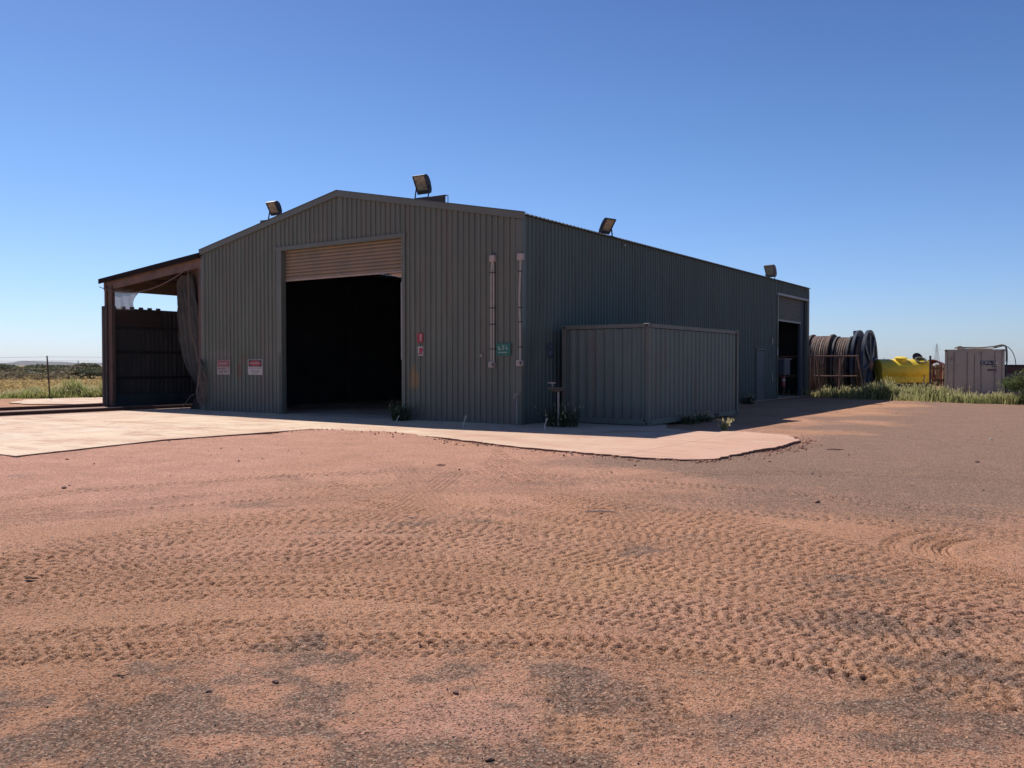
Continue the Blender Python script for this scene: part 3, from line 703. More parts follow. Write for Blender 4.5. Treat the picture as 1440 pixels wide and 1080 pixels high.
mb.box((AX+.17, 1.2, 3.35), (.012, 2.3, .72)); part(mb, 'wall_patch', mat('brown_patch', (.085, .05, .042), (.06, .04, .035), 1.5))
part(MB().box((AX+.32, 7, .2), (.25, 14, .46), bev=.02), 'kerb_upstand', mat('dirty_upstand', (.06, .065, .07), (.045, .05, .055), 1.6, rough=.85))
part(sheet(MB(), (-13.25, 14), (AX, 14), (0, 1), 0, 4.7, pitch=.2), 'awning_wall', m_soot)

# ------------------------------------------------------------------ hanging cloths, ropes
m_cloth = mat('dark_shade_cloth', (.105, .098, .085), (.075, .070, .062), 2.5, rough=.95, bump=.2, bscale=30, c3=(.09, .075, .065), s3=2)
m_flat = mat('brown_canvas', (.19, .125, .10), (.15, .105, .085), 1.2, rough=.95)
m_rope = mat('old_rope', (.24, .17, .13), (.15, .11, .085), 8, rough=.95)
def interp(z, tab): return float(np.interp(z, [t[0] for t in tab], [t[1] for t in tab]))
xl = [(0, -14.3), (.3, -14.0), (.8, -13.66), (1.0, -13.95), (1.25, -14.3), (1.7, -14.62), (2.4, -14.84), (3.4, -14.95), (4.2, -14.98), (4.55, -14.9), (4.72, -14.7)]
xr = [(0, -13.1), (.3, -13.2), (.85, -13.44), (1.5, -13.44), (2.4, -13.5), (3.4, -13.72), (4.2, -14.0), (4.72, -14.1)]
def cloth(mb, xl, xr, z0, z1, y, amp, folds, nz=44, nc=60, th=.006):
    vs = []
    for i in range(nz):
        z = z0+(z1-z0)*i/(nz-1)
        a, b = interp(z, xl), interp(z, xr); w = abs(b-a)
        for j in range(nc):
            t = j/(nc-1); k = t**1.15
            vs.append((a+(b-a)*k, y+amp*(.35+.65*min(1, .5/w if w > .01 else 1))*math.sin(t*folds*6.28+.6*math.sin(z*1.7))+.02*math.sin(z*9+t*20), z))
    n = len(vs); vs += [(x, yy+th, z) for x, yy, z in vs]
    fs = []
    for i in range(nz-1):
        for j in range(nc-1):
            q = (i*nc+j, i*nc+j+1, (i+1)*nc+j+1, (i+1)*nc+j); fs += [q, tuple(k+n for k in q[::-1])]
    mb.add(vs, fs); return mb
cu = thing('hanging_curtain', 'dark shade cloth curtain gathered and tied back at the open side bay', 'curtain', (C0[0], C0[1], 0), -TH)
cloth(MB(), xl, xr, .0, 4.72, .28, .10, 5).build('drape', m_cloth, cu, smooth=True)
cloth(MB(), [(0.6, -13.7), (1.5, -13.9), (4.9, -14.5)], [(0.6, -13.26), (4.9, -13.26)], .6, 5.02, .50, .02, 2).build('flat_panel', m_flat, cu, smooth=True)
MB().tube([(-13.66, .2, .86), (-13.54, .14, .9), (-13.42, .2, .86), (-13.54, .42, .84)], .02, close=True).build('tie', m_rope, cu)
mc = thing('torn_mesh_cloth', 'pale grey torn mesh cloth hanging in the gap above the side bay wall', 'cloth', (C0[0], C0[1], 0), -TH)
m_mesh = mat('pale_mesh', (.36, .33, .36), (.28, .26, .29), 4, rough=.9, trans=.3)
nt = m_mesh.node_tree; out_ = nt.nodes['Material Output']; cur = out_.inputs['Surface'].links[0].from_socket
tb = _n(nt, 'ShaderNodeBsdfTransparent'); ms_ = _n(nt, 'ShaderNodeMixShader'); ms_.inputs[0].default_value = .85
nt.links.new(tb.outputs[0], ms_.inputs[1]); nt.links.new(cur, ms_.inputs[2]); nt.links.new(ms_.outputs[0], out_.inputs['Surface'])
mb = MB(); vs = []; nz, nc = 20, 24
for i in range(nz):
    t = i/(nz-1); z = 3.7+.82*t; y1 = 1.25+.30*t*t-.12*math.sin(t*3)
    for j in range(nc): q = j/(nc-1); vs.append((AX+.2+.03*math.sin(q*17+t*3)+.05*math.sin(q*5), .1+(y1-.1)*q, z))
mb.add(vs, [(i*nc+j, i*nc+j+1, (i+1)*nc+j+1, (i+1)*nc+j) for i in range(nz-1) for j in range(nc-1)])
mb.build('mesh_sheet', m_mesh, mc, smooth=True)
def sag(a, b, d, n=16):
    a, b = Vector(a), Vector(b); return [a.lerp(b, i/n)-Vector((0, 0, d*4*(i/n)*(1-i/n))) for i in range(n+1)]
def rope(label, pts, r=.016, name='rope', close=False):
    mb = MB(); mb.tube(pts, r, 6, close=close); o = mb.build(name, m_rope, loc=(C0[0], C0[1], 0), rz=-TH, smooth=True); return tag(o, label, 'rope')
rope('thin rope sagging across the open side bay under the beam', sag((-19.15, -.17, 4.52), (-13.5, -.17, 4.98), .52)[0:15]+[Vector((-13.5, -.17, 4.98))], .017)
rope('long rope hanging down beside the left end of the front wall', [(-13.75, -.12, 4.85), (-13.72, -.13, 3.6), (-13.6, -.13, 2.7), (-13.3, -.12, 1.9), (-13.12, -.14, 1.5)], .016)
cr = thing('rope_bundle', 'coiled ropes hanging in loose loops at the bottom left corner of the front wall', 'ropes', (C0[0], C0[1], 0), -TH)
for k in range(6):
    x = -13.08+.05*k-.1; w = .14+.025*k; zt = 1.32+.05*random.random(); zb = .18+.12*random.random()
    pts = [(x+w*math.cos(a)*(1 if math.sin(a) < 0 else .8), -.12-.012*k+.02*math.sin(3*a), (zt+zb)/2+(zt-zb)/2*math.sin(a)) for a in np.linspace(0, 6.283, 26)[:-1]]
    MB().tube(pts, .014, 6, close=True).build('rope_loop', m_rope, cr, smooth=True)
mb = MB(); mb.tube([(-13.1, -.12, 1.75), (-12.95, -.17, 1.55), (-13.0, -.2, 1.25), (-12.92, -.17, 1.0)], [.03, .08, .07, .03], 9); mb.build('knot', m_cloth, cr, smooth=True)
rope('rope tail looped on the slab at the foot of the front wall', [(-13.9, -.35, .02), (-13.4, -.3, .5), (-13.1, -.2, .6), (-12.95, -.15, .12), (-12.6, -.3, .02), (-12.2, -.25, .03), (-11.95, -.2, .22), (-12.15, -.15, .3), (-12.35, -.2, .12), (-12.2, -.28, .02)], .012)

# rails
m_rust = mat('rusty_rail', (.13, .06, .045), (.09, .05, .04), 5, rough=.8)
for x, lb in ((-19.1, 'steel track rail nearest the outer wall of the side bay'), (-15.85, 'steel track rail running into the middle of the side bay')):
    mb = MB(); y0, y1 = -14, (-.12 if x < -18 else 13.5); mb.box((x, (y0+y1)/2, -.022), (.14, y1-y0, .014)); mb.box((x, (y0+y1)/2, .02), (.018, y1-y0, .08)); mb.box((x, (y0+y1)/2, .068), (.07, y1-y0, .03), bev=.006)
    tag(mb.build('track_rail', m_rust, loc=(C0[0], C0[1], 0), rz=-TH), lb, 'rail', 'track rails')

# ------------------------------------------------------------------ floodlights
m_house = mat('black_lamp_housing', (.035, .032, .04), (.05, .045, .045), 5, rough=.5)
m_glass = mat('lamp_reflector', (.42, .37, .26), (.20, .17, .13), 9, rough=.25, metal=.3, c3=(.55, .46, .33), s3=5)
m_hpink = mat('pink_bounce_housing', (.17, .12, .12), (.12, .09, .09), 5, rough=.6)  # pink light bounced off the ground, put into the housing colour
def floodlight(label, lx, ly, lz, yaw, tilt, w, h, d, mh=m_house, roll=0.0, group='floodlights along the shed roof'):
    t = thing('floodlight', label, 'floodlight', L(lx, ly, lz), -TH+yaw, group)
    rx = Matrix.Rotation(tilt, 3, 'X') @ Matrix.Rotation(roll, 3, 'Y'); c = Vector((0, 0, .10+h/2))
    def T(v): return c+rx @ Vector(v)
    # housing: flat front, rounded back
    mb = MB(); prof = [(-h/2, 0), (h/2, 0), (h/2*.92, d*.55), (h/2*.55, d*.95), (0, d), (-h/2*.7, d*.75), (-h/2, d*.35)]
    n = len(prof); vs = [T((-w/2, y, z)) for z, y in prof]+[T((w/2, y, z)) for z, y in prof]
    mb.add(vs, [tuple(range(n)), tuple(range(2*n-1, n-1, -1))]+[(i, (i+1) % n, (i+1) % n+n, i+n) for i in range(n)])
    mb.build('housing', mh, t)
    mb = MB(); e = .035
    for x0, x1, z0, z1 in ((-w/2, w/2, h/2-e, h/2), (-w/2, w/2, -h/2, -h/2+h*.2), (-w/2, -w/2+e, -h/2+h*.2, h/2-e), (w/2-e, w/2, -h/2+h*.2, h/2-e)):
        vs = [T((x, y, z)) for x in (x0, x1) for y in (-.03, -.001) for z in (z0, z1)]
        mb.add(vs, [(0,1,3,2),(4,6,7,5),(0,4,5,1),(2,3,7,6),(0,2,6,4),(1,5,7,3)])
    mb.build('front_frame', mh, t)
    mb = MB(); vs = [T((x, y, z)) for x in (-w/2+e, w/2-e) for y in (-.012, -.002) for z in (-h/2+h*.2, h/2-e)]
    mb.add(vs, [(0,1,3,2),(4,6,7,5),(0,4,5,1),(2,3,7,6),(0,2,6,4),(1,5,7,3)]); mb.build('glass', m_glass, t)
    mb = MB(); a = w/2+.018
    for s_ in (-1, 1): mb.bar((s_*a, 0, -.01), tuple(T((s_*a, d*.3, -h*.12))), .012, .045, up=(0, 1, 0))
    mb.bar((-a, 0, 0.0), (a, 0, 0.0), .05, .014); mb.build('bracket', mh, t)
    return t
floodlight('large floodlight on the roof channel right of the ridge', -3.85, .6, 6.37, .05, .50, .44, .56, .17)
floodlight('floodlight on the roof channel on the left roof slope', -10.2, .6, 6.37, .05, .55, .42, .47, .17)
floodlight('floodlight on the side eave tilted with its pale face showing', -.12, 4.95, 5.44, 1.3, .62, .42, .52, .09)
floodlight('floodlight coloured with pink ground bounce near the far end of the side eave', -.15, 20.7, 5.44, -.25, .45, .46, .58, .20, m_hpink)
tag(MB().box((0, 0, 0), (.07, .1, .09), bev=.01).build('small_sensor', m_galv, loc=L(.10, 5.65, 5.27), rz=-TH), 'small pale sensor box under the side eave beside a floodlight', 'sensor')

# ------------------------------------------------------------------ conduits, signs, little things on the walls
m_pipe = mat('pale_conduit', (.44, .39, .33), (.35, .31, .26), 4, rough=.55)
m_pbox = mat('junction_box', (.45, .38, .34), (.36, .3, .27), 5, rough=.6)
def conduit(label, xs, x0, zt, zb, y=-.06, bend=0.0):
    t = thing('conduit', label.replace(' with boxes', ''), 'pipes', L(x0, y, 0), -TH, 'vertical conduits by the shed corner')
    for dx in xs:
        MB().tube([(dx*.4+.01, 0, zt), (dx+.0, 0, zt-.35), (dx+bend, 0, (zt+zb)/2+.3), (dx, 0, (zt+zb)/2-.5), (dx, 0, zb)], .026, 10).build('pipe', m_pipe, t, smooth=True)
    b = MB().box((.02, -.01, zt+.05), (.17, .12, .17), bev=.012).build('upper_box', m_pbox, t)
    MB().tube([(.05, 0, zt+.13), (.07, 0, zt+.2)], .012, 6).build('gland', m_house, b)
    b = MB().box((-.01, -.01, zb-.06), (.17, .12, .16), bev=.012).build('lower_box', m_pbox, t)
    MB().box((.05, -.072, zb-.055), (.05, .01, .08)).build('socket_face', m_house, b)
    w = max(xs)-min(xs)+.12
    for z in (zt-.32, zt-1.25, zb+1.0, zb+.35): MB().box(((max(xs)+min(xs))/2, -.0, z), (w, .065, .025)).build('clamp', m_house, t)
conduit('pair of pale vertical conduit pipes with boxes on the front wall left of the green sign', (-.035, .04), -.87, 4.30, 1.62)
conduit('single slightly bent pale conduit pipe at the near corner of the shed', (0,), .03, 4.28, 1.66, y=-.09, bend=-.03)
mb = MB(); 
tp = thing('water_tap', 'small brass tap on a short standpipe at the foot of the shed corner', 'tap', L(-.07, -.1, 0), -TH)
MB().tube([(0, 0, 0), (0, 0, .72)], .02, 8).build('standpipe', m_galv, tp); mb = MB(); mb.tube([(0, 0, .72), (0, -.1, .76), (0, -.14, .70)], .02, 8); mb.build('spout', m_pbox, tp)
mb = MB(); mb.box((0, 0, .80), (.16, .02, .02)); mb.tube([(0, 0, .72), (0, 0, .8)], .012, 6); mb.build('handle', m_pbox, tp)

m_white = mat('sign_white', (.55, .5, .48), (.42, .37, .35), 6, rough=.6)
m_wfade = mat('sign_white_dirty', (.40, .35, .32), (.28, .22, .2), 5, rough=.6)
m_red = mat('sign_red', (.40, .045, .07), (.3, .04, .05), 6, rough=.55); m_rfade = mat('sign_red_faded', (.33, .10, .11), (.24, .08, .08), 5)
m_black = mat('sign_black', (.03, .02, .025), (.05, .03, .035), 6); m_green = mat('sign_green', (.035, .17, .12), (.03, .13, .10), 5, rough=.55)
m_ink = mat('sign_ink', (.12, .08, .08), (.2, .14, .13), 9)
def oval(cx, cz, rx, rz, y0, y1, n=36): return MB().slabxz([(cx+rx*math.cos(a), cz+rz*math.sin(a)) for a in np.linspace(0, 6.283, n+1)[:-1]], y0, y1)
def danger(label, x, z, w, h, mw, mr, faded):
    t = thing('warning_sign', label, 'sign', L(x, -.045, z), -TH, 'danger signs left of the big door')
    MB().box((0, 0, 0), (w, .012, h), bev=.003).build('plate', mw, t)
    MB().box((0, -.008, h*.25), (w*.90, .005, h*.42)).build('header', m_black if not faded else m_rfade, t)
    oval(0, h*.25, w*.42, h*.18, -.0115, -.016).build('red_oval', mr, t)
    lettering('DANGER', h*.19, m_white, t, (0, -.018, h*.25), sx=1.15)
    if faded:
        rows = [(-.08, [(-.30, .22, .09), (.02, .22, .09)]), (-.29, [(-.30, .09, .09), (-.12, .12, .09), (.14, .18, .07)])]
    else:
        rows = [(-.06, [(-.26, .30, .05), (.05, .05, .05), (.27, .22, .05)]), (-.26, [(-.2, .2, .05), (.15, .30, .05)]), (-.38, [(-.16, .06, .06), (.06, .26, .05)])]
    mb = MB()
    for rz_, segs in rows:
        for cx, ww, hh in segs:
            n = max(1, int(ww/.045))
            for i in range(n): mb.box(((cx-ww/2+ww*(i+.5)/n)*w, -.0085, rz_*h+random.uniform(-.003, .003)), (ww/n*w*.72, .003, hh*h*random.uniform(.7, 1)))
    mb.build('worn_lettering', m_ink, t)
danger('faded DANGER sign nearest the left end of the front wall', -11.97, 1.475, .68, .50, m_wfade, m_rfade, True)
danger('clearer DANGER sign with a black and red header nearest the big door', -10.36, 1.48, .72, .50, m_white, m_red, False)
t = thing('fire_sign', 'narrow upright red sign above another on the wall right of the big door', 'sign', L(-3.37, -.045, 2.31), -TH)
MB().box((0, 0, 0), (.22, .012, .27), bev=.003).build('plate', m_red, t); MB().box((.03, -.008, .01), (.06, .004, .19)).build('white_bar', mat('sign_pink_white', (.5, .3, .32), (.4, .25, .26), 6), t)
t = thing('fire_hose_sign', 'small red and white square sign below the red sign right of the big door', 'sign', L(-3.35, -.045, 1.94), -TH)
MB().box((0, 0, 0), (.2, .012, .26), bev=.003).build('plate', m_white, t); oval(.02, .03, .075, .07, -.008, -.013).build('red_emblem', m_red, t); MB().box((.0, -.008, -.07), (.15, .004, .06)).build('red_bar', m_rfade, t)
t = thing('emergency_sign', 'green sign with white pictogram between the two conduits', 'sign', L(-.535, -.045, 1.955), -TH)
MB().box((0, 0, 0), (.46, .012, .33), bev=.003).build('plate', m_green, t)
m_gw = mat('sign_pale_green', (.36, .45, .42), (.25, .34, .31), 6)
MB().box((-.01, -.008, -.075), (.27, .004, .028)).build('white_bar', m_gw, t)
mb = MB()
for x, z, a, b in ((-.13, .03, .03, .09), (-.10, .0, .07, .03), (0, .09, .04, .04), (0, .03, .03, .09), (.09, .03, .06, .02), (.12, .06, .02, .06), (.07, .095, .05, .015), (.14, .01, .05, .02), (-.16, .06, .02, .02)): mb.box((x, -.008, z), (a, .004, b))
mb.build('pictogram', m_gw, t)
MB().box((0, -.007, 0), (.47, .002, .34)).v
tag(MB().lathe([(0, .045), (.012, .045)], (0, 0, 0), (0, -1, 0), 20).build('round_reflector', m_galv, loc=L(-1.25, -.04, 1.80), rz=-TH), 'small pale round disc on the front wall left of the conduits', 'disc')
t = thing('eyewash_sign', 'dull blue grey notice on the side wall above the basin', 'sign', L(.05, 1.36, 1.95), -TH)
mb = MB(); mb.box((0, 0, 0), (.012, .3, .42), bev=.003); mb.build('plate', mat('dull_blue', (.075, .10, .12), (.06, .08, .10), 4), t)
mb = MB(); mb.box((.008, 0, -.08), (.004, .16, .12)); mb.box((.008, .02, .10), (.004, .08, .05)); mb.build('pictogram', mat('dull_blue_white', (.16, .21, .25), (.1, .14, .17), 7), t)
# basin on a post
t = thing('wash_basin', 'small metal basin on a thin post between the shed and the green container', 'basin', (1.12, 21.75, -.02), -TH)
m_bas = mat('worn_basin', (.20, .18, .15), (.12, .11, .1), 5, rough=.6)
MB().tube([(0.05, 0, 0), (0.05, 0, .92)], .025, 8).build('post', m_galv, t, smooth=True)
MB().lathe([(0, .06), (.03, .16), (.10, .25), (.105, .27), (.09, .25), (.04, .15)], (0, 0, .90), (0, 0, 1), 28).build('bowl', m_bas, t, smooth=True)
mb = MB(); mb.tube([(-.12, 0, .98), (-.12, 0, 1.10), (-.04, 0, 1.12)], .016, 8); mb.box((-.13, 0, 1.12), (.2, .06, .03)); mb.build('spray_head', m_galv, t)

# stakes
m_stake = mat('pale_stake', (.60, .52, .47), (.45, .4, .36), 6)
for (x, y, h, lb) in ((-3.15, 23.6, .17, 'short pale tilted stake standing in front of the open doorway'), (-1.22, 21.5, .29, 'pale tilted stake in front of the wall between door and corner'),
                      (.75, 20.4, .29, 'pale tilted stake in front of the basin right of the shed corner')):
    t = thing('stake', lb, 'stake', (x, y, 0), random.uniform(-.3, .3), 'short stakes along the wall foot')
    MB().tube([(0, 0, -.05), (.03, 0, h*.5), (.075, 0, h)], [.013, .012, .011], 7).build('rod', m_stake, t, smooth=True)
    MB().tube([(.068, 0, h*.85), (.08, 0, h*1.03)], [.018, .016], 7).build('cap', m_stake, t)

# switch box, fire extinguisher and small fittings at the far door
t = thing('electrical_box', 'dark steel switch box mounted beside the far side door', 'box', L(.2, 21.75, 1.45), -TH)
MB().box((0, 0, 0), (.3, .95, .72), bev=.015).build('cabinet', mat('dark_blue_steel', (.05, .06, .075), (.035, .045, .06), 3, rough=.5), t)
MB().box((.02, 0, .38), (.42, 1.0, .03)).build('hood', m_galv, t)
mb = MB(); mb.box((.155, 0, 0), (.012, .8, .58)); mb.build('door', mat('dark_blue_steel_b', (.06, .07, .085), (.045, .055, .07), 3), t)
t = thing('fire_extinguisher', 'red fire extinguisher hanging below the dark switch box', 'extinguisher', L(.17, 21.75, .55), -TH)
MB().lathe([(0, .06), (.02, .085), (.42, .085), (.49, .05), (.52, .03)], (0, 0, 0), (0, 0, 1), 20).build('cylinder', mat('extinguisher_red', (.32, .02, .03), (.25, .02, .025), 5, rough=.4), t, smooth=True)
mb = MB(); mb.box((.0, .03, .55), (.04, .13, .04)); mb.tube([(0, -.03, .54), (.02, -.12, .45), (.02, -.12, .2)], .012, 6); mb.build('valve', m_black, t)
MB().lathe([(.26, .0865), (.36, .0865)], (0, 0, 0), (0, 0, 1), 20).build('label_band', m_white, t)
for (y, z, h, lb) in ((20.35, 2.62, .3, 'upper small pale tag on the side wall left of the far door'), (20.35, 1.0, .35, 'lower small pale tag on the side wall left of the far door'), (21.12, 2.15, .3, 'small pale plate on the left jamb of the far door')):
    tag(MB().box((0, 0, 0), (.03, .1 if y < 21 else .16, h), bev=.006).build('wall_tag', m_galv, loc=L(.1, y, z), rz=-TH), lb, 'tag')

# ------------------------------------------------------------------ the dark green container
KZ = 0.0
def container(root, WX, LY, HZ, m, m_post, pitch, d, end_pitch=None, zb=0.0, doors=False):
    ps = .11; z0, z1 = .16, HZ-.12
    pr = ((0, 0), (.30, 0), (.5, 1), (.80, 1), (1.0-1e-4, 0))
    for (x, y) in ((-WX+ps/2, ps/2), (-ps/2, ps/2), (-ps/2, LY-ps/2), (-WX+ps/2, LY-ps/2)):
        MB().box((x, y, HZ/2), (ps, ps, HZ-.24), bev=.008).build('corner_post', m_post, root)
        for z in (.06, HZ-.06):
            c = MB(); sx = -1 if x < -WX/2 else 1; sy = -1 if y < LY/2 else 1
            cx, cy = x-sx*.02, y-sy*.02
            c.box((cx, cy, z), (.175, .165, .118), bev=.008); cc_ = c.build('corner_casting', m_post, root)
            h_ = MB(); h_.box((cx+sx*.0878, cy, z), (.004, .06, .07)); h_.box((cx, cy+sy*.0828, z), (.07, .004, .06)); h_.build('hole', m_black, cc_)
    def rail(a, b, w, h): return MB().bar(a, b, w, h)
    for (nm, z, h) in (('top_rail', HZ-.055, .1), ('bottom_rail', .09, .14)):
        for a, b in (((-WX+.17, .05, z), (-.17, .05, z)), ((-WX+.17, LY-.05, z), (-.17, LY-.05, z))): rail(a, b, .07, h).build(nm, m_post, root)
        for a, b in (((-.05, .17, z), (-.05, LY-.17, z)), ((-WX+.05, .17, z), (-WX+.05, LY-.17, z))): rail(a, b, .07, h).build(nm, m_post, root)
    ep = end_pitch or pitch
    if not doors: sheet(MB(), (-WX+ps, .065), (-ps, .065), (0, -1), z0, z1, ep, d, pr).build('end_wall', m, root)
    sheet(MB(), (-WX+ps, LY-.065), (-ps, LY-.065), (0, 1), z0, z1, ep, d, pr).build('end_wall', m, root)
    sheet(MB(), (-.065, ps), (-.065, LY-ps), (1, 0), z0, z1, pitch, d, pr).build('side_wall', m, root)
    sheet(MB(), (-WX+.065, ps), (-WX+.065, LY-ps), (-1, 0), z0, z1, pitch, d, pr).build('side_wall', m, root)
    MB().box((-WX/2, LY/2, HZ-.03), (WX-.16, LY-.16, .03)).build('roof_panel', m_post, root)
    MB().box((-WX/2, LY/2, .12), (WX-.16, LY-.16, .05)).build('floor_panel', m_post, root)
m_cont = mat('grey_green_container_paint', (.124, .158, .136), (.102, .130, .114), 1.4, rough=.5, stretch=(1.5, 1.5, .4), c3=(.14, .115, .095), s3=1.1, lo3=.54, hi3=.72, dust=(.12, .10, .09), dust_h=.5, bump=.05, bscale=4)
m_cpost = mat('container_frame_paint', (.15, .158, .130), (.12, .13, .108), 2, rough=.55, c3=(.17, .09, .06), s3=2.2, lo3=.58, hi3=.7)
kt = thing('shipping_container', 'dark grey green shipping container standing against the side of the shed', 'container', (3.463, 21.954, KZ), -.623)
container(kt, 2.60, 6.1, 2.61, m_cont, m_cpost, .275, .045, .268)
mb = MB(); mb.box((-.012, 4.4, .085), (.02, .36, .11)); mb.build('forklift_pocket', m_black, kt)
# ------------------------------------------------------------------ vegetation
def leafmat(n, a, b, isl=.3, tr=.55): return mat(n, a, b, 1.2, .7, island=isl, trans=tr, spec=.25)
m_weed = leafmat('weed_green', (.27, .30, .11), (.38, .36, .16))
m_weed_l = leafmat('dry_seed_head', (.60, .50, .28), (.42, .38, .20))
m_grass = leafmat('tussock_green', (.20, .25, .07), (.33, .32, .11))
m_shrub = leafmat('shrub_leaf', (.13, .14, .07), (.17, .165, .08), .2, .2)
m_shrub2 = leafmat('olive_scrub_leaf', (.22, .185, .10), (.27, .21, .12), .2, .2)
m_bark = mat('grey_bark', (.10, .075, .055), (.07, .05, .04), 8, rough=.9)
def np_mesh(name, V, F, m, m2=None, sel=None):
    me_ = bpy.data.meshes.new(name); V = np.asarray(V, np.float32); F = np.asarray(F, np.int32); k = F.shape[1]
    me_.vertices.add(len(V)); me_.vertices.foreach_set('co', V.ravel()); me_.loops.add(F.size); me_.loops.foreach_set('vertex_index', F.ravel())
    me_.polygons.add(len(F)); me_.polygons.foreach_set('loop_start', np.arange(0, F.size, k, dtype=np.int32)); me_.update(calc_edges=True)
    me_.materials.append(m)
    if m2: me_.materials.append(m2); me_.polygons.foreach_set('material_index', sel.astype(np.int32))
    o = bpy.data.objects.new(name, me_); COL.objects.link(o); return o
def blades(n, cx, cy, cz, h, spread, lean, w, seeds=.0):
    """arrays of blade roots; returns verts, faces(tri), material selector"""
    a = rng.random(n)*6.283; l = lean*rng.random(n)*h; ww = w*(.6+.8*rng.random(n)); ang = rng.random(n)*3.1416
    dx, dy = np.cos(a)*l, np.sin(a)*l; wx, wy = np.cos(ang)*ww, np.sin(ang)*ww
    b = np.stack([cx, cy, cz], -1)
    p0 = b-np.stack([wx, wy, 0*wx], -1)*.5; p1 = b+np.stack([wx, wy, 0*wx], -1)*.5
    mid = b+np.stack([dx*.35, dy*.35, h*.55], -1); p2 = mid+np.stack([wx, wy, 0*wx], -1)*.4; p3 = mid-np.stack([wx, wy, 0*wx], -1)*.4
    tip = b+np.stack([dx, dy, h*(1-.15*rng.random(n))], -1)
    V = np.stack([p0, p1, p2, p3, tip], 1).reshape(-1, 3); i = np.arange(n)*5
    F = np.concatenate([np.stack([i, i+1, i+2], -1), np.stack([i, i+2, i+3], -1), np.stack([i+3, i+2, i+4], -1)], 0); sel = np.zeros(len(F), int)
    if seeds > 0:     # feathery seed heads at the tips
        k = np.where(rng.random(n) < seeds)[0]; t = tip[k]; s_ = .022+.03*rng.random(len(k)); r = rng.random((len(k), 2))*.6-.3
        q0 = t+np.stack([-s_*.35, 0*s_, -s_], -1); q1 = t+np.stack([s_*.35, s_*.2, -s_], -1); q2 = t+np.stack([r[:, 0]*s_, r[:, 1]*s_, s_*1.3], -1)
        o = len(V); V = np.concatenate([V, np.stack([q0, q1, q2], 1).reshape(-1, 3)]); j = o+np.arange(len(k))*3
        F = np.concatenate([F, np.stack([j, j+1, j+2], -1)]); sel = np.concatenate([sel, np.ones(len(k), int)])
    return V, F, sel
def leaves(n, C, R, size, clump=.0, nclump=8):
    """leaf-sized faces spread through a lumpy crown"""
    cc = rng.normal(size=(nclump, 3)); cc /= np.linalg.norm(cc, axis=1)[:, None]; cc = cc*(.35+.4*rng.random((nclump, 1)))*np.array(R); cc[:, 2] = np.abs(cc[:, 2])*1.0
    k = rng.integers(0, nclump, n); p = rng.normal(size=(n, 3)); p /= np.linalg.norm(p, axis=1)[:, None]
    p = cc[k]+p*(rng.random((n, 1))**.4)*np.array(R)*(.38+.2*rng.random((nclump, 1)))[k]; p[:, 2] = np.maximum(p[:, 2], -R[2]*.25)
    p += np.array(C)
    u = rng.normal(size=(n, 3)); u /= np.linalg.norm(u, axis=1)[:, None]; v = np.cross(u, rng.normal(size=(n, 3))); v /= np.linalg.norm(v, axis=1)[:, None]
    s_ = size*(.6+.8*rng.random((n, 1)))
    V = np.stack([p-u*s_, p+v*s_*.45, p+u*s_, p-v*s_*.45], 1).reshape(-1, 3); i = np.arange(n)*4
    return V, np.stack([i, i+1, i+2, i+3], -1)
GZf = lambda cx, cy: np.full(len(cx), GZ-.02)
# right-hand verge of weeds
def verge(name, pts, dens, hmin, hmax, depth, label, m=m_weed, seeds=.5, z=GZ-.03, tl=1.0, lean=.5):
    cx = []; cy = []; hh = []
    for (a, b, ha, hb) in zip(pts[:-1], pts[1:], hmin, hmax):
        l = math.hypot(b[0]-a[0], b[1]-a[1]); n = int(l*dens)
        t = rng.random(n); off = rng.normal(size=n)*depth*.5
        nx_, ny_ = -(b[1]-a[1])/l, (b[0]-a[0])/l
        x = a[0]+(b[0]-a[0])*t+nx_*off; y = a[1]+(b[1]-a[1])*t+ny_*off
        tf = vnoise(x*2.3, y*2.3, 7); tg = .6*vnoise(x*1.1, y*1.1, 17)+.4*tf; keep = (tf > .40) & (vnoise(x*.8, y*.8, 27) > .24); cx.append(x[keep]); cy.append(y[keep]); hh.append((ha+(hb-ha)*rng.random(keep.sum()))*(.02+1.75*tg[keep]*(.6+.8*vnoise(x*5, y*5, 37)[keep])))
    cx = np.concatenate(cx); cy = np.concatenate(cy); hh = np.concatenate(hh)
    V, F, sel = blades(len(cx), cx, cy, np.full(len(cx), z), hh, 0, lean, .035*tl, seeds)
    return tag(np_mesh(name, V, F, m, m_weed_l, sel), label, 'grass', kind='stuff')
def at(u, v, z=-.08):
    d = (cam_h-z)*f_px/(v-hor); return ((u-720)/f_px*d, d)
verge('verge_weeds', [at(1139, 557), at(1200, 559.5), at(1250, 562), at(1310, 564), at(1370, 566), at(1440, 568), at(1560, 571)], 1300, [.25, .35, .35, .3, .25, .35], [.55, .7, .7, .6, .5, .75], 1.3,
      'pale green seeding weeds growing along the yard edge beside the reels')
verge('ground_weeds', [at(1139, 553), at(1240, 554), at(1330, 555.5), at(1440, 556.5)], 500, [.15]*3, [.4]*3, 3.0, 'scattered low weeds around the stored equipment', seeds=.3)
verge('tussock_grass', [(-30, 42.5), (-25.5, 42.8), (-22, 42.9), (-19.6, 43.2), (-16, 44.0), (-8, 45)], 1300, [.15, .2, .3, .35, .3], [.45, .5, .75, .85, .7], 1.1,
      'bright green tussock grass along the far edge of the slab on the left', m_grass, .35, lean=.7)
n = 26000; yy = 44+70*rng.random(n)**1.4; xx = yy*(-.72+.42*rng.random(n))
V, F, sel = blades(n, xx, yy, np.full(n, GZ), .03+.10*rng.random(n), 0, 1.2, .12, 0)
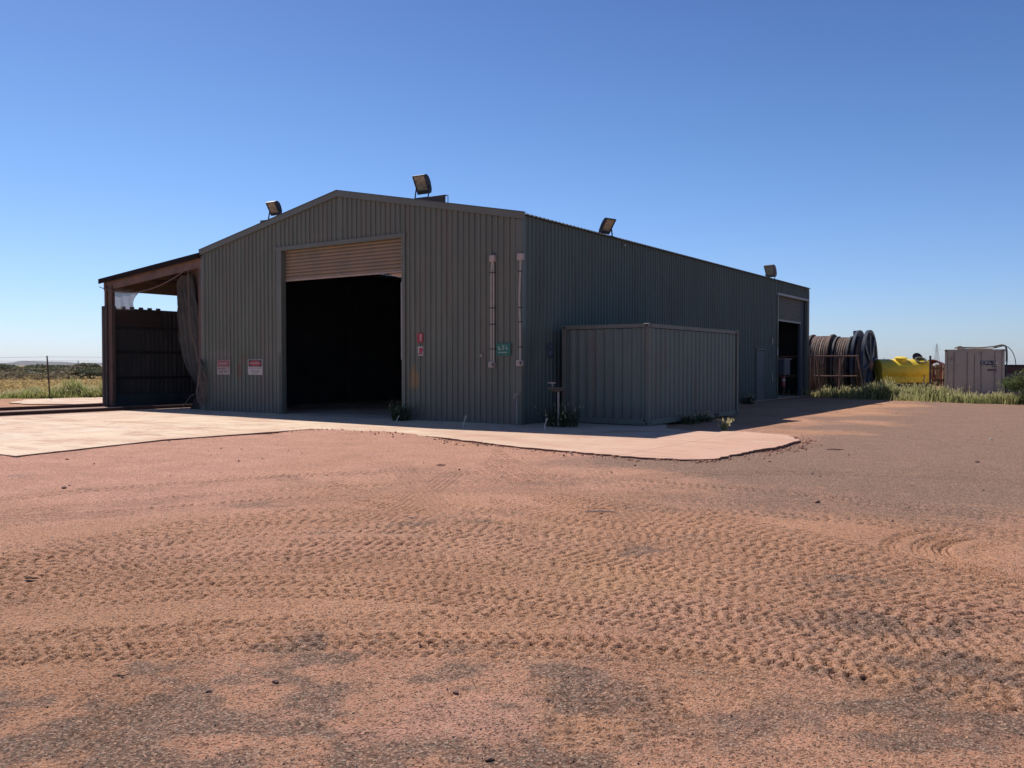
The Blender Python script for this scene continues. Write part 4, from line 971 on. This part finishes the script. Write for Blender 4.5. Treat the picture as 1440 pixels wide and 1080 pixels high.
tag(np_mesh('field_grass', V, F, leafmat('dry_field_grass', (.50, .34, .14), (.36, .27, .11)), None), 'dry yellow green grass covering the open field on the left', 'grass', kind='stuff')

def plant(label, x, y, z, n, h, spread, m=m_weed, seeds=.2, name='weed', cat='weed', w=.02, group=None, lean=.8):
    t = thing(name, label, cat, (x, y, z), 0, group)
    a = rng.random(n)*6.283; r = spread*rng.random(n)**.7
    V, F, sel = blades(n, r*np.cos(a), r*np.sin(a), np.zeros(n), h*(.4+.6*rng.random(n)), 0, lean, w, seeds)
    o = np_mesh('foliage', V, F, m, m_weed_l, sel); o.parent = t
    mb = MB()
    for k in range(5):
        q = random.random()*6.28; mb.tube([(0, 0, -.02), (math.cos(q)*h*.12, math.sin(q)*h*.12, h*.3), (math.cos(q)*h*.3, math.sin(q)*h*.3, h*.62)], [.008, .006, .003], 5)
    mb.build('stem', m_bark, t); return t
m_dweed = leafmat('dark_weed', (.035, .055, .02), (.05, .065, .025), .4, .15)
plant('dark bushy weed growing at the right foot of the big door', *L(-3.75, -.42, 0).xy, 0, 150, .62, .30, m_dweed, .15, lean=1.3)
plant('dark bushy weed growing under the basin beside the shed', 1.25, 21.9, -.02, 200, .68, .40, m_dweed, .15, lean=1.3)
plant('small bright weed with pale seed heads growing at the slab edge past the container', 5.12, 20.9, -.02, 60, .30, .09, m_weed, .8, w=.014)
plant('low weeds in the shade at the middle of the container side', *L(3.15, 3.4, 0).xy, -.05, 120, .34, .35, m_dweed, .3)
plant('sparse weeds at the foot of the container side left of the pocket', *L(3.2, 4.4, 0).xy, -.05, 70, .36, .25, m_dweed, .4)
plant('dry weed by the side wall between the container and the personnel door', *L(.4, 16.2, 0).xy, -.07, 120, .5, .25, m_dweed, .2)
# far shrubs (individual) and the scrub behind them
def shrub(label, x, y, z, rx, rz, n, size, m, group, trunk=True):
    t = thing('shrub', label, 'shrub', (x, y, z), 0, group)
    V, F = leaves(n, (0, 0, rz*.62), (rx, rx, rz*.62), size, nclump=9)
    o = np_mesh('crown', V, F, m); o.parent = t
    mb = MB()
    for k in range(4):
        q = k*1.57+random.random(); mb.tube([(0, 0, -.05), (math.cos(q)*rx*.15, math.sin(q)*rx*.15, rz*.3), (math.cos(q)*rx*.5, math.sin(q)*rx*.5, rz*.9)], [.05, .035, .012], 5)
    mb.build('trunk', m_bark, t); return t
gs = 'shrubs beyond the grass field'
lab = ['broad', 'low', 'rounded', 'ragged', 'dark', 'spreading', 'dense', 'thin topped']
spots = [(12, 527, 1.9, 1.15, 0, 'tall dark leafy shrub at the left edge of the field'), (30, 529, 2.4, .95, 1, 'broad olive shrub right of the leftmost tall shrub'),
         (55, 532, 2.6, .85, 0, 'dark low mounded shrub left of the fence post'), (78, 531, 2.6, .95, 0, 'dark rounded shrub just behind the fence post'),
         (97, 533, 2.6, .9, 1, 'spreading reddish olive shrub right of the fence post'), (113, 532, 2.4, 1.25, 1, 'taller shrub with a thin top between the fence post and the shed'),
         (130, 533, 2.6, 1.05, 0, 'dense shrub nearest the side bay'), (63, 521.5, 5.0, 1.55, 0, 'distant rounded tree top behind the fence post'),
         (86, 520.8, 3.2, 1.45, 0, 'distant dark tree top right of the fence post'), (113, 521, 3.4, 1.85, 1, 'distant tree peaking above the hills between the post and the bay'),
         (2, 521.5, 4, 1.5, 0, 'distant tree top at the left edge of the photo'), (128, 521, 3.4, 1.55, 0, 'distant tree top beside the side bay')]
for (u, v, rx, rz, k, lb) in spots:
    x, y = at(u, v, GZ); shrub(lb, x, y, GZ, rx, rz, 900, .09+.0011*y, (m_shrub, m_shrub2)[k], gs)
n = 46000; yy = 92+330*rng.random(n)**1.5; xx = yy*(-.80+.55*rng.random(n)); keep = vnoise(xx*.09, yy*.06, 4) > .33; xx = xx[keep]; yy = yy[keep]; n = len(xx)
hz = fbm(xx*.25, yy*.12, 3, 8)*1.25+.05; zz = GZ+hz*rng.random(n)**.6
u = rng.normal(size=(n, 3)); u /= np.linalg.norm(u, axis=1)[:, None]; v = np.cross(u, rng.normal(size=(n, 3))); v /= np.linalg.norm(v, axis=1)[:, None]; p = np.stack([xx, yy, zz], -1); s_ = (.08+.0011*yy)[:, None]
V = np.stack([p-u*s_, p+v*s_*.5, p+u*s_, p-v*s_*.5], 1).reshape(-1, 3); i = np.arange(n)*4
tag(np_mesh('scrub', V, np.stack([i, i+1, i+2, i+3], -1), m_shrub2), 'low dusty green scrub covering the plain out to the hills', 'scrub', kind='stuff')
n = 16000; yy = 300+900*rng.random(n); xx = yy*(-.2+.95*rng.random(n)); hz = 1.6*fbm(xx*.1, yy*.1, 2, 8)+.2; p = np.stack([xx, yy, hz*rng.random(n)], -1)
u = rng.normal(size=(n, 3)); u /= np.linalg.norm(u, axis=1)[:, None]; v = np.cross(u, rng.normal(size=(n, 3))); v /= np.linalg.norm(v, axis=1)[:, None]; s_ = (.35+.0006*yy)[:, None]
V = np.stack([p-u*s_, p+v*s_*.5, p+u*s_, p-v*s_*.5], 1).reshape(-1, 3); i = np.arange(n)*4
tag(np_mesh('far_scrub', V, np.stack([i, i+1, i+2, i+3], -1), m_shrub2), 'distant scrub on the plain behind the storage yard', 'scrub', kind='stuff')
x, y = at(1452, 569); shrub('leafy green shrub at the right edge in front of the red bin', x, y, -.1, 1.25, 1.25, 3000, .05, leafmat('yard_shrub', (.085, .115, .04), (.14, .16, .06)), None)

# hills
V = []; F = []; az_ = np.linspace(-1.0, 1.0, 260); rr = np.linspace(4300, 6400, 12)
def hill_h(a):
    u = 720+f_px*np.tan(a); 
    return np.interp(u, [-900, -300, -60, 0, 12, 22, 32, 55, 70, 98, 108, 125, 145, 200, 300, 500, 700, 720], [3, 5, 4.6, 4.0, 3.9, 5.0, 6.9, 6.2, 5.6, 5.2, 3.9, 4.1, 4.0, 3.6, 2.5, 1.0, .3, .2])
pts_ = []
for i, r in enumerate(rr):
    prof = math.sin(math.pi*min(1, i/5)/2)*(1 if i <= 5 else max(0, 1-(i-5)/6.5))
    for a in az_:
        d = r/1.0; h = hill_h(a)/f_px*(rr[5]/1.0)*prof*(1+.12*(vnoise(np.array([a*60]), np.array([i*.7]), 3)[0]-.5))-1.5
        pts_.append((math.tan(a)*d if abs(a) < 1.01 else 0, d, h))
na = len(az_); F = [(i*na+j, i*na+j+1, (i+1)*na+j+1, (i+1)*na+j) for i in range(len(rr)-1) for j in range(na-1)]
hl = np_mesh('hills', pts_, F, mat('hill_scrub_and_rock', (.09, .06, .05), (.055, .045, .035), .004, .95)); struct(hl)
hl.data.polygons.foreach_set('use_smooth', [True]*len(F))

# ------------------------------------------------------------------ boundary fence on the left
fn = thing('wire_fence', 'thin steel post and wire fence behind the tussock grass on the left', 'fence', (-22.02, 41.3, GZ))
m_post = mat('steel_picket', (.085, .055, .05), (.06, .045, .04), 6, rough=.7); m_wire = mat('fence_wire', (.45, .45, .46), (.35, .35, .36), 6, metal=.6, rough=.4)
for k in (-3, -2, -1, 0, 2, 4):
    mb = MB(); x = k*5.2; dx = -.09 if k == 0 else .03*k
    mb.bar((x+.035, 0, -.1), (x+dx, 0, 2.05), .045, .05, up=(0, 1, 0)); mb.bar((x+.035, .0, -.1), (x+dx, 0.0, 2.05), .02, .085, up=(0, 1, 0)); mb.build('post', m_post, fn)
for z in (2.0, 1.82, 1.3, .85, .4):
    MB().tube([p for a, b in ((-3, -2), (-2, -1), (-1, 0), (0, 2), (2, 4)) for p in sag((a*5.2, 0, z), (b*5.2, 0, z), .03, 6)[:-1]], .0035 if z < 1.7 else .0075, 4).build('wire', m_wire, fn)
# transmission pylons far away
def pylon(label, u, d, h, w):
    x = (u-720)/f_px*d; t = thing('pylon', label, 'pylon', (x, d, -.5), 0, 'far transmission pylons')
    mb = MB(); r = .14
    for sx in (-1, 1):
        for sy in (-1, 1): mb.tube([(sx*w, sy*w, 0), (sx*w*.25, sy*w*.25, h*.7), (0, 0, h)], r, 4)
    for i in range(8):
        a = i/8*.7; b = (i+1)/8*.7; wa = w*(1-a/.7*.75); wb = w*(1-b/.7*.75)
        for sy in (-1, 1): mb.tube([(-wa, sy*wa, a*h), (wb, sy*wb, b*h)], r*.6, 4); mb.tube([(wa, sy*wa, a*h), (-wb, sy*wb, b*h)], r*.6, 4)
    mb.build('tower', m_galv, t)
    mb = MB()
    for z, l in ((.72, w*1.5), (.82, w*1.2), (.92, w*.9)): mb.tube([(-l, 0, z*h), (l, 0, z*h)], r, 4)
    mb.build('cross_arm', m_galv, t)
pylon('faint far pylon between the yellow tank and the white container', 1317, 900, 25, 3.0)
pylon('faint smaller far pylon above the left end of the yellow tank', 1243, 1500, 15, 2.6)
pylon('tiny far pylon on the horizon left of the side bay', 110, 1600, 11, 2.0)

# ------------------------------------------------------------------ storage yard behind the shed
m_blue = mat('dark_blue_reel_paint', (.05, .065, .10), (.035, .045, .07), 1.5, rough=.5, c3=(.16, .15, .15), s3=2.0, lo3=.55, hi3=.72)
m_cable = mat('rusty_cable', (.27, .15, .10), (.34, .25, .21), 2.5, rough=.75, c3=(.12, .06, .045), s3=4, island=.6)
m_cable2 = mat('dark_core', (.06, .035, .03), (.04, .03, .03), 2)
def reel(label, cx, cy, z0, R, width, rc, spokes, mf=m_blue, seed=0, rim_lit=None):
    t = thing('cable_reel', label, 'cable reel', (cx, cy, z0), -TH, 'steel cable reels behind the shed')
    for k, x in enumerate((-width/2, width/2)):
        sg = -1 if k == 0 else 1
        if spokes:
            fl = MB().lathe([(-.05, R-.16), (-.07, R), (.07, R), (.05, R-.16)], (x, 0, R), (1, 0, 0), 48, close=True).build('flange', mf, t, smooth=True)
            MB().lathe([(-.02, 0.0), (-.02, R-.14), (.0, R-.14), (.0, 0.0)], (x-.02*sg, 0, R), (1, 0, 0), 48).build('web', mf, fl)
            for i in range(8):
                mb = MB(); a = i*math.pi/4+.2; mb.bar((x+sg*.05, .3*math.cos(a), R+.3*math.sin(a)), (x+sg*.05, (R-.12)*math.cos(a), R+(R-.12)*math.sin(a)), .14, .10, up=(1, 0, 0)); mb.build('spoke', mf, fl)
            MB().lathe([(0, .34), (.10, .34), (.16, .22), (.20, .12)], (x, 0, R), (sg, 0, 0), 24).build('hub', m_frame, fl, smooth=True)
        else:
            MB().lathe([(-.04, 0), (-.05, R), (.05, R), (.04, 0)], (x, 0, R), (1, 0, 0), 48).build('flange', mf, t, smooth=True)
    MB().lathe([(-width/2+.03, rc-.07), (width/2-.03, rc-.07)], (0, 0, R), (1, 0, 0), 40).build('barrel', m_cable2, t, smooth=True)
    mb = MB(); nw = int((width-.12)/.115)
    for i in range(nw):
        x = -width/2+.09+(width-.18)*(i+.5)/nw
        pts = [(x+random.uniform(-.006, .006)+.02*math.sin(a), rc*math.cos(a), R+rc*math.sin(a)) for a in np.linspace(0, 6.283, 41)[:-1]]
        mb.tube(pts, .052, 6, close=True)
    mb.build('cable_winding', m_cable, t, smooth=True); return t
gz = GZ-.06
reel('cable reel with a rusty brown flange just past the far corner of the shed', 16.75, 46.75, gz, 1.66, 1.05, 1.53, False, m_frame)
reel('cable reel with dark flanges and rusty windings next to the blue post', 17.70, 46.1, gz, 1.60, .72, 1.50, False, mat('dark_flange', (.07, .06, .065), (.05, .045, .06), 2, c3=(.12, .07, .05), s3=3))
reel('tall blue cable reel with a spoked flange beside the yellow tank', 18.25, 45.0, gz, 1.74, .50, 1.42, True)
reel('half hidden cable reel nearest the shed wall, mostly behind its far corner', 15.65, 47.5, gz, 1.64, 1.0, 1.50, False, m_frame)
bp_ = thing('blue_post', 'dark blue square steel post rising between the cable reels', 'post', (18.2, 45.9, gz), -TH)
MB().box((0, 0, 1.74), (.26, .42, 3.48), bev=.02).build('column', m_blue, bp_); MB().box((0, -.24, 1.2), (.3, .05, 2.2)).build('brace_plate', m_blue, bp_)
# pipe rack in front of the reels
fr = thing('pipe_frame', 'rusty tubular steel frame standing in front of the cable reels', 'frame', (15.1, 44.2, gz), -.35)
m_rp = mat('rusty_pipe', (.30, .16, .11), (.22, .11, .08), 4, rough=.75)
for z in (1.1, 2.1): MB().tube([(-1.4, 0, z), (2.35, -.0, z+.02)], .035, 8).build('rail', m_rp, fr)
for a, b in (((-1.2, 0), (-1.1, 0)), ((-.1, 0), (-.45, 0)), ((.05, 0), (.05, 0)), ((1.45, 0), (1.5, 0)), ((2.65, -.1), (2.3, 0))): MB().tube([(a[0], a[1], 0), (b[0], b[1], 2.12)], .04, 8).build('post', m_rp, fr)
MB().tube([(.62, .0, 0), (.35, 0, 2.1)], .03, 8).build('brace', m_rp, fr); MB().tube([(1.7, 0, 2.1), (1.5, .0, 1.5)], .03, 8).build('brace', m_rp, fr)
# yellow tank
m_yel = mat('yellow_tank_paint', (.92, .66, .05), (.80, .56, .05), 1.5, rough=.45, c3=(.42, .26, .03), s3=1.8, lo3=.55, hi3=.75)
yt = thing('yellow_tank', 'yellow horizontal steel tank with two manholes on a dark skid', 'tank', (20.28, 45.1, gz), -.12)
R = .60; Lh = 1.26
prof = []
for k in range(16):
    a = 2*math.pi*k/16+math.pi/16; prof.append((R*1.02*math.cos(a), R*.95*math.sin(a)))
sh_ = MB().lathe([(-Lh, R*.78), (-Lh+.06, R*.97), (-Lh+.12, R), (Lh-.12, R), (Lh-.06, R*.97), (Lh, R*.78)], (0, 0, 1.38), (1, 0, 0), 40)
sh_.v = [(x, y*1.6+.25, z) for x, y, z in sh_.v]; sh_.build('shell', m_yel, yt, smooth=True)
MB().box((0, -.02, .93), (2*Lh-.1, 1.3, .36), bev=.05).build('lower_shell', m_yel, yt)
mh = MB().lathe([(0, .26), (.16, .26), (.17, .31), (.22, .31), (.24, .27)], (-.15, -.18, 1.84), (0, -.18, 1), 28).build('manhole', m_yel, yt, smooth=True)
mh2 = MB().lathe([(0, .24), (.16, .24), (.17, .30), (.20, .30), (.20, .22), (.06, .22)], (.78, -.22, 1.78), (.05, -.55, .9), 28).build('manhole', mat('open_hatch_rim', (.2, .18, .12), (.12, .11, .09), 4), yt, smooth=True)
MB().lathe([(0, .01), (.012, .26), (.03, .26), (.035, .01)], (.78, .15, 2.06), (.1, -.75, .35), 28).build('hatch_lid', m_black, mh2)
sk = MB(); sk.box((0, 0, .14), (2.5, 1.1, .26)); sk.box((-1.15, 0, .55), (.14, 1.05, .6)); sk.box((1.15, 0, .55), (.14, 1.05, .6)); sk.box((0, .0, .5), (2.2, .9, .5)); sk.build('skid', mat('black_skid', (.03, .028, .028), (.02, .02, .02), 3), yt)
MB().tube([(.58, -.75, 0), (.85, -.68, .95), (.95, -.6, 1.5)], .022, 6).build('pipe_stay', m_galv, yt)
po = thing('steel_picket', 'dark upright steel post at the right end of the yellow tank', 'post', (*at(1308, 560.5), gz))
mb = MB(); mb.box((0, 0, 1.05), (.09, .03, 2.15)); mb.box((0, .03, 1.05), (.02, .07, 2.15)); mb.build('shaft', m_post, po)
# rusty rack, red pipe, orange drum between tank and container
rk = thing('steel_rack', 'rusty steel uprights and crossbars right of the yellow tank', 'rack', (22.05, 44.9, gz), -.2)
m_tan = mat('tan_rust', (.27, .18, .12), (.18, .11, .08), 3, rough=.8)
for x, w in ((-.35, .12), (-.05, .2), (.28, .14)): MB().box((x, 0, .85), (w, .14, 1.7)).build('upright', m_tan, rk)
for z in (.35, .9, 1.5): MB().box((.1, -.02, z), (1.3, .1, .1)).build('crossbar', m_frame, rk)
tag(MB().lathe([(0, .50), (1.9, .50), (1.9, .43), (0, .43)], (0, 0, 0), (.55, .8, -.05), 32, close=True).build('steel_pipe', mat('red_oxide', (.42, .12, .07), (.30, .09, .06), 3, rough=.7), loc=(22.1, 45.7, 1.35), smooth=True), 'short wide red oxide pipe lying behind the rusty rack', 'pipe')
od = thing('orange_drum', 'orange steel drum on the ground left of the white container', 'drum', (*at(1324, 561), gz))
MB().lathe([(0, .20), (.02, .21), (.2, .205), (.22, .215), (.24, .205), (.42, .205), (.44, .215), (.46, .205), (.62, .21), (.64, .20)], (0, 0, 0), (0, 0, 1), 24).build('body', mat('orange_paint', (.62, .22, .09), (.48, .16, .07), 4), od, smooth=True)
MB().lathe([(.62, .16), (.66, .16)], (0, 0, 0), (0, 0, 1), 20).build('lid', m_tan, od)
bd = MB(); bd.box((0, 0, .35), (.5, .5, .7), bev=.03); bd.box((0, 0, .75), (.56, .56, .08)); tag(bd.build('pale_crate', mat('pale_crate', (.5, .42, .36), (.4, .33, .28), 3), loc=(*at(1226, 555), gz), rz=.3), 'pale boxy crate showing between the blue reel and the yellow tank', 'crate')
rh = MB(); rh.box((0, 0, .9), (1.5, 1.2, 1.5), bev=.05); rh.lathe([(0, .45), (1.3, .45)], (-.65, 0, 1.75), (1, 0, 0), 20)
rr_ = thing('red_hopper', 'dark red steel hopper behind the rack beside the white container', 'hopper', (24.6, 49.5, gz), -.3)
MB().slabxz([(-.9, .4), (.9, .4), (1.1, 1.55), (-1.1, 1.55)], -.7, .7).build('bin', mat('dark_red', (.22, .06, .045), (.15, .045, .04), 3), rr_)
MB().box((0, 0, 1.58), (2.3, 1.5, .07)).build('rim', m_frame, rr_)
for x in (-.8, .8): MB().box((x, 0, .2), (.1, 1.2, .5)).build('leg', m_frame, rr_)

# pale container CON-76
m_pc = mat('chalky_pink_white_paint', (.56, .46, .35), (.48, .395, .30), 1.6, rough=.65, c3=(.24, .14, .10), s3=1.6, lo3=.58, hi3=.72, dust=(.30, .19, .14), dust_h=.45)
pk = L(*w2l((23.12, 40.75)), gz)
pc = thing('pale_container', 'faded pinkish white container marked CON-76 with hoses on top', 'container', pk, -TH+.10)
PW, PH, PL = 2.52, 2.42, 3.0
container(pc, PW, PL, PH, m_pc, m_pc, .28, .03, doors=True)
for s_, x0 in ((0, -PW+.12), (1, -PW/2+.01)):
    d_ = MB().box((x0+(PW/2-.13)/2, .05, PH/2), (PW/2-.13, .04, PH-.34), bev=.01).build('container_door', m_pc, pc)
    for fx in (.25, .75): MB().tube([(x0+(PW/2-.13)*fx, .005, .12), (x0+(PW/2-.13)*fx, .005, PH-.12)], .014, 8).build('lock_rod', mat('lock_rod_paint', (.3, .24, .23), (.25, .19, .18), 4), d_, smooth=True)
mb = MB(); mb.box((-.69, .018, 1.77), (.66, .01, .21)); pl_ = mb.build('number_plate', m_black, pc)
lettering('CON-76', .23, mat('number_white', (.85, .8, .78), (.75, .7, .7), 6), pl_, (-.69, .009, 1.77), sx=1.0)
mb = MB()
for i, (x, w) in enumerate(((-.50, .05), (-.42, .05), (-.34, .04))): mb.box((x, .02, 1.60), (w, .006, .06))
mb.build('small_number', m_black, pl_)
MB().box((-.52, .02, 1.44), (.38, .01, .10)).build('dark_plate', m_ink, pc)
MB().box((-PW/2, .06, PH-.14), (PW-.24, .05, .13)).build('header_plate', m_pc, pc)
MB().box((-PW/2, .9, PH+.03), (1.5, 1.2, .05), bev=.01).build('roof_sheet', mat('pale_board', (.7, .58, .46), (.6, .48, .38), 2), pc)
def pr(pts): return [pk+Matrix.Rotation(-TH+.10, 3, 'Z') @ Vector(p) for p in pts]
m_hose = mat('black_hose', (.03, .03, .035), (.05, .045, .045), 5, rough=.5); m_hose2 = mat('tan_hose', (.28, .23, .17), (.2, .16, .12), 5)
def hose(label, pts, r, m):
    P = [Vector(p) for p in pts]; Q = []
    for i in range(len(P)-1):
        p0, p1, p2, p3 = P[max(i-1, 0)], P[i], P[i+1], P[min(i+2, len(P)-1)]
        for k in range(8):
            t = k/8; Q.append(.5*((2*p1)+(p2-p0)*t+(2*p0-5*p1+4*p2-p3)*t*t+(3*p1-p0-3*p2+p3)*t**3))
    Q.append(P[-1]); tag(MB().tube(pr(Q), r, 8).build('hose', m, smooth=True), label, 'hose', 'hoses on the pale container')
hose('tan hose lying across the top of the pale container front edge', [(-2.0, .2, PH+.07), (-1.6, .35, PH+.10), (-1.0, .2, PH+.08), (-.5, .3, PH+.13), (-.1, .25, PH+.2), (.04, .2, PH+.05), (.06, .2, PH-.6)], .03, m_hose2)
hose('black hose looping down the right corner of the pale container', [(-.5, .5, PH+.06), (-.2, .4, PH+.17), (.05, .35, PH+.12), (.10, .3, PH-.5), (.04, .1, PH-1.1), (.14, .1, PH-1.5), (.4, .1, PH-1.9), (.6, .2, PH-1.55), (.55, .3, PH-1.2)], .03, m_hose)
hose('thin black hose arching off the pale container top towards the bin', [(-.4, .7, PH+.06), (.0, .8, PH+.16), (.25, .9, PH+.0), (.42, 1.0, PH-.35), (.5, 1.2, PH-.8)], .018, m_hose)
hose('coiled hose ends bunched on the left of the pale container top', [(-2.1, .4, PH+.06), (-1.9, .15, PH+.14), (-1.7, .45, PH+.08), (-1.85, .7, PH+.12), (-2.1, .5, PH+.1), (-1.9, .2, PH+.07)], .028, m_hose2)
# open-topped red bin on the right
rb = thing('red_skip_bin', 'long dark red steel bin with a pale lower panel right of the pale container', 'bin', L(*w2l((24.75, 43.3)), gz), -.30)
m_rb = mat('red_brown_bin', (.17, .065, .05), (.12, .05, .04), 2, rough=.7, c3=(.08, .04, .04), s3=1.6); m_pp = mat('pink_grey_panel', (.26, .18, .16), (.21, .14, .13), 2)
MB().box((3, 0, .95), (6.4, .08, 1.35)).build('front_side', m_rb, rb); MB().box((3, 2.2, .95), (6.4, .08, 1.35)).build('back_side', m_rb, rb)
for x in (-.2, 6.2): MB().box((x, 1.1, .95), (.08, 2.12, 1.35)).build('end_side', m_rb, rb)
MB().box((3, 1.1, .3), (6.3, 2.1, .08)).build('floor', m_rb, rb); MB().box((3, -.02, 1.64), (6.6, .18, .10)).build('top_edge', m_black, rb); MB().box((3, 2.2, 1.64), (6.6, .18, .10)).build('top_edge', m_black, rb)
MB().box((.62, -.10, .70), (.55, .1, 1.2)).build('lower_panel', m_pp, rb); MB().box((.1, -.10, .68), (.42, .1, 1.15)).build('lower_panel', m_pp, rb)
for x in (1.4, 2.4, 3.4, 4.4, 5.4): MB().box((x, -.07, .95), (.12, .1, 1.3)).build('rib', m_rb, rb)

# ------------------------------------------------------------------ single stones and sticks on the yard
m_rock = mat('dark_stone', (.30, .17, .12), (.2, .11, .08), 9, rough=.9, bump=.4, bscale=25); m_rockp = mat('pale_stone', (.5, .42, .34), (.4, .33, .27), 9, rough=.9)
m_stick = mat('weathered_stick', (.22, .14, .09), (.13, .085, .06), 8, rough=.9)
def stone(label, u, v, s_, m=m_rock):
    x, y = w_at(u, v); t = MB(); n = 9; pr_ = []
    for i, (tt, r) in enumerate(((0, .35), (.25, .85), (.6, 1.0), (.9, .7), (1.05, .25))):
        for k in range(n):
            a = 6.283*k/n; q = r*(.75+.45*random.random()); pr_.append((s_*q*math.cos(a), s_*.7*q*math.sin(a), s_*.75*tt))
    fs = [(i*n+k, i*n+(k+1) % n, (i+1)*n+(k+1) % n, (i+1)*n+k) for i in range(4) for k in range(n)]+[tuple(range(n)), tuple(4*n+k for k in range(n))]
    t.add(pr_, fs); tag(t.build('stone', m, loc=(x, y, ground_z(x, y)-s_*.1), rz=random.random()*3), label, 'stone', 'single stones on the dirt yard')
def stick(label, u, v, l, ang, r, m=m_stick):
    x, y = w_at(u, v); tag(MB().tube([(-l/2, 0, r), (-l*.1, l*.03, r*1.6), (l*.2, -.01, r*1.2), (l/2, .0, r*1.5)], [r*.6, r, r*.9, r*.5], 6).build('stick', m, loc=(x, y, ground_z(x, y)+.003), rz=ang, smooth=True), label, 'stick', 'sticks on the dirt yard')
stone('dark red stone lying alone on the pinkish dirt below the left slab', 88, 688, .04)
stick('short thick dark stick lying at the far left of the tyre marks', 41, 817, .10, .05, .009)
stick('long thin pale straw lying on the dirt in the middle of the yard', 845, 720, .36, .12, .008, m_rockp)
stick('flat twig on the dirt below the middle of the slab edge', 620, 659, .14, .15, .012)
stone('small pale pebble on the dirt left of the flat twig', 534, 665, .022, m_rockp)
stone('dark stone just below the slab edge under the container', 893, 657, .035)
stone('pale flat stone below the slab edge in front of the shed corner', 803, 640, .045, m_rockp)
stone('dark stone in the grey gravel near the slab corner on the right', 1083, 651, .035)
stone('dark stone near the right tyre curves beyond the tread marks', 1151, 705, .045)
stick('thin dark twig in the foreground left of the grey gravel patch', 165, 949, .08, .1, .004)
stone('dark pebble on the grey gravel left of centre', 384, 957, .022)
stone('dark pebble just right of the other on the grey gravel left of centre', 290, 971, .016)
stone('dark pebble flat on the gravel by the pink patch', 640, 972, .02)
stone('black pebble at the bottom edge below the pink patch', 688, 1068, .022)
stone('dark stone on the grey gravel at the far right', 1375, 651, .05)
stone('dark red lump near the left slab tip', 93, 649, .03)
stone('pale flat stone on the gravel behind the right slab corner', 1395, 619, .05, m_rockp)
stick('dark twig near the right slab corner', 1175, 633, .3, -.2, .012)

# ------------------------------------------------------------------ haze
hb = MB(); hb.box((0, 3800, 45), (16500, 8200, 98)) ; hz_ = hb.build('haze', None) if False else None
def haze():
    me_ = bpy.data.meshes.new('haze'); mbx = MB().box((0, 3300, 24.0), (12200, 7600, 52))
    me_.from_pydata(mbx.v, [], mbx.f); m = bpy.data.materials.new('haze_air'); m.use_nodes = True; nt = m.node_tree
    nt.nodes.remove(nt.nodes['Principled BSDF']); pv = nt.nodes.new('ShaderNodeVolumePrincipled')
    pv.inputs['Color'].default_value = (.80, .88, 1, 1); pv.inputs['Density'].default_value = 4.5e-5; pv.inputs['Anisotropy'].default_value = .2
    nt.links.new(pv.outputs[0], nt.nodes['Material Output'].inputs['Volume']); me_.materials.append(m)
    o = bpy.data.objects.new('haze', me_); COL.objects.link(o); tag(o, 'pale blue air haze over the plain', 'haze', kind='stuff')
HAZE = True
if HAZE: haze()

# ------------------------------------------------------------------ light, sky, camera
sunv = Vector((-2.71, 4.02, 5.43)).normalized()
el = math.asin(sunv.z); rotz = math.atan2(sunv.x, sunv.y)
w = bpy.data.worlds.new('World'); SC.world = w; w.use_nodes = True; nt = w.node_tree
sk_ = nt.nodes.new('ShaderNodeTexSky'); sk_.sky_type = 'NISHITA'; sk_.sun_disc = False; sk_.sun_elevation = el; sk_.sun_rotation = rotz
sk_.altitude = 0; sk_.air_density = 1.0; sk_.dust_density = .35; sk_.ozone_density = 2.2
bg = nt.nodes['Background']; bg.inputs['Strength'].default_value = .102; 
tcw = nt.nodes.new('ShaderNodeTexCoord'); sxw = nt.nodes.new('ShaderNodeSeparateXYZ'); nt.links.new(tcw.outputs['Generated'], sxw.inputs[0])
rw = nt.nodes.new('ShaderNodeValToRGB'); nt.links.new(sxw.outputs['Z'], rw.inputs[0])   # clearer, bluer air than the default model
E_ = rw.color_ramp.elements; E_[0].position = 0; E_[0].color = (.77/1.4, .93/1.4, 1.38/1.4, 1); E_[1].position = .8; E_[1].color = (.45/1.4, .58/1.4, .82/1.4, 1)
for p_, c_ in ((.24, (.56, .76, 1.07)), (.38, (.46, .63, .95))):
    e_ = E_.new(p_); e_.color = tuple(v/1.4 for v in c_)+(1,)
mw = nt.nodes.new('ShaderNodeMix'); mw.data_type = 'RGBA'; mw.blend_type = 'MULTIPLY'; mw.inputs['Factor'].default_value = 1
nt.links.new(sk_.outputs[0], mw.inputs['A']); nt.links.new(rw.outputs[0], mw.inputs['B']); nt.links.new(mw.outputs['Result'], bg.inputs['Color'])
sl_ = bpy.data.lights.new('sun', 'SUN'); sl_.energy = 4.0; sl_.angle = math.radians(.5); sl_.color = (1, .955, .89)
so = bpy.data.objects.new('sun', sl_); COL.objects.link(so); so.rotation_euler = sunv.to_track_quat('Z', 'Y').to_euler(); so.location = (0, 0, 30)
cam = bpy.data.cameras.new('camera'); co_ = bpy.data.objects.new('camera', cam); COL.objects.link(co_); SC.camera = co_
cam.sensor_width = 36; cam.lens = 36*f_px/1440; cam.clip_end = 20000; cam.clip_start = .05
co_.location = (0, 0, cam_h); co_.rotation_euler = (math.pi/2-.0217, 0, 0)
SC.view_settings.view_transform = 'Standard'; SC.view_settings.look = 'None'; SC.view_settings.exposure = 0.45; SC.view_settings.gamma = 1
SC.cycles.volume_bounces = 0
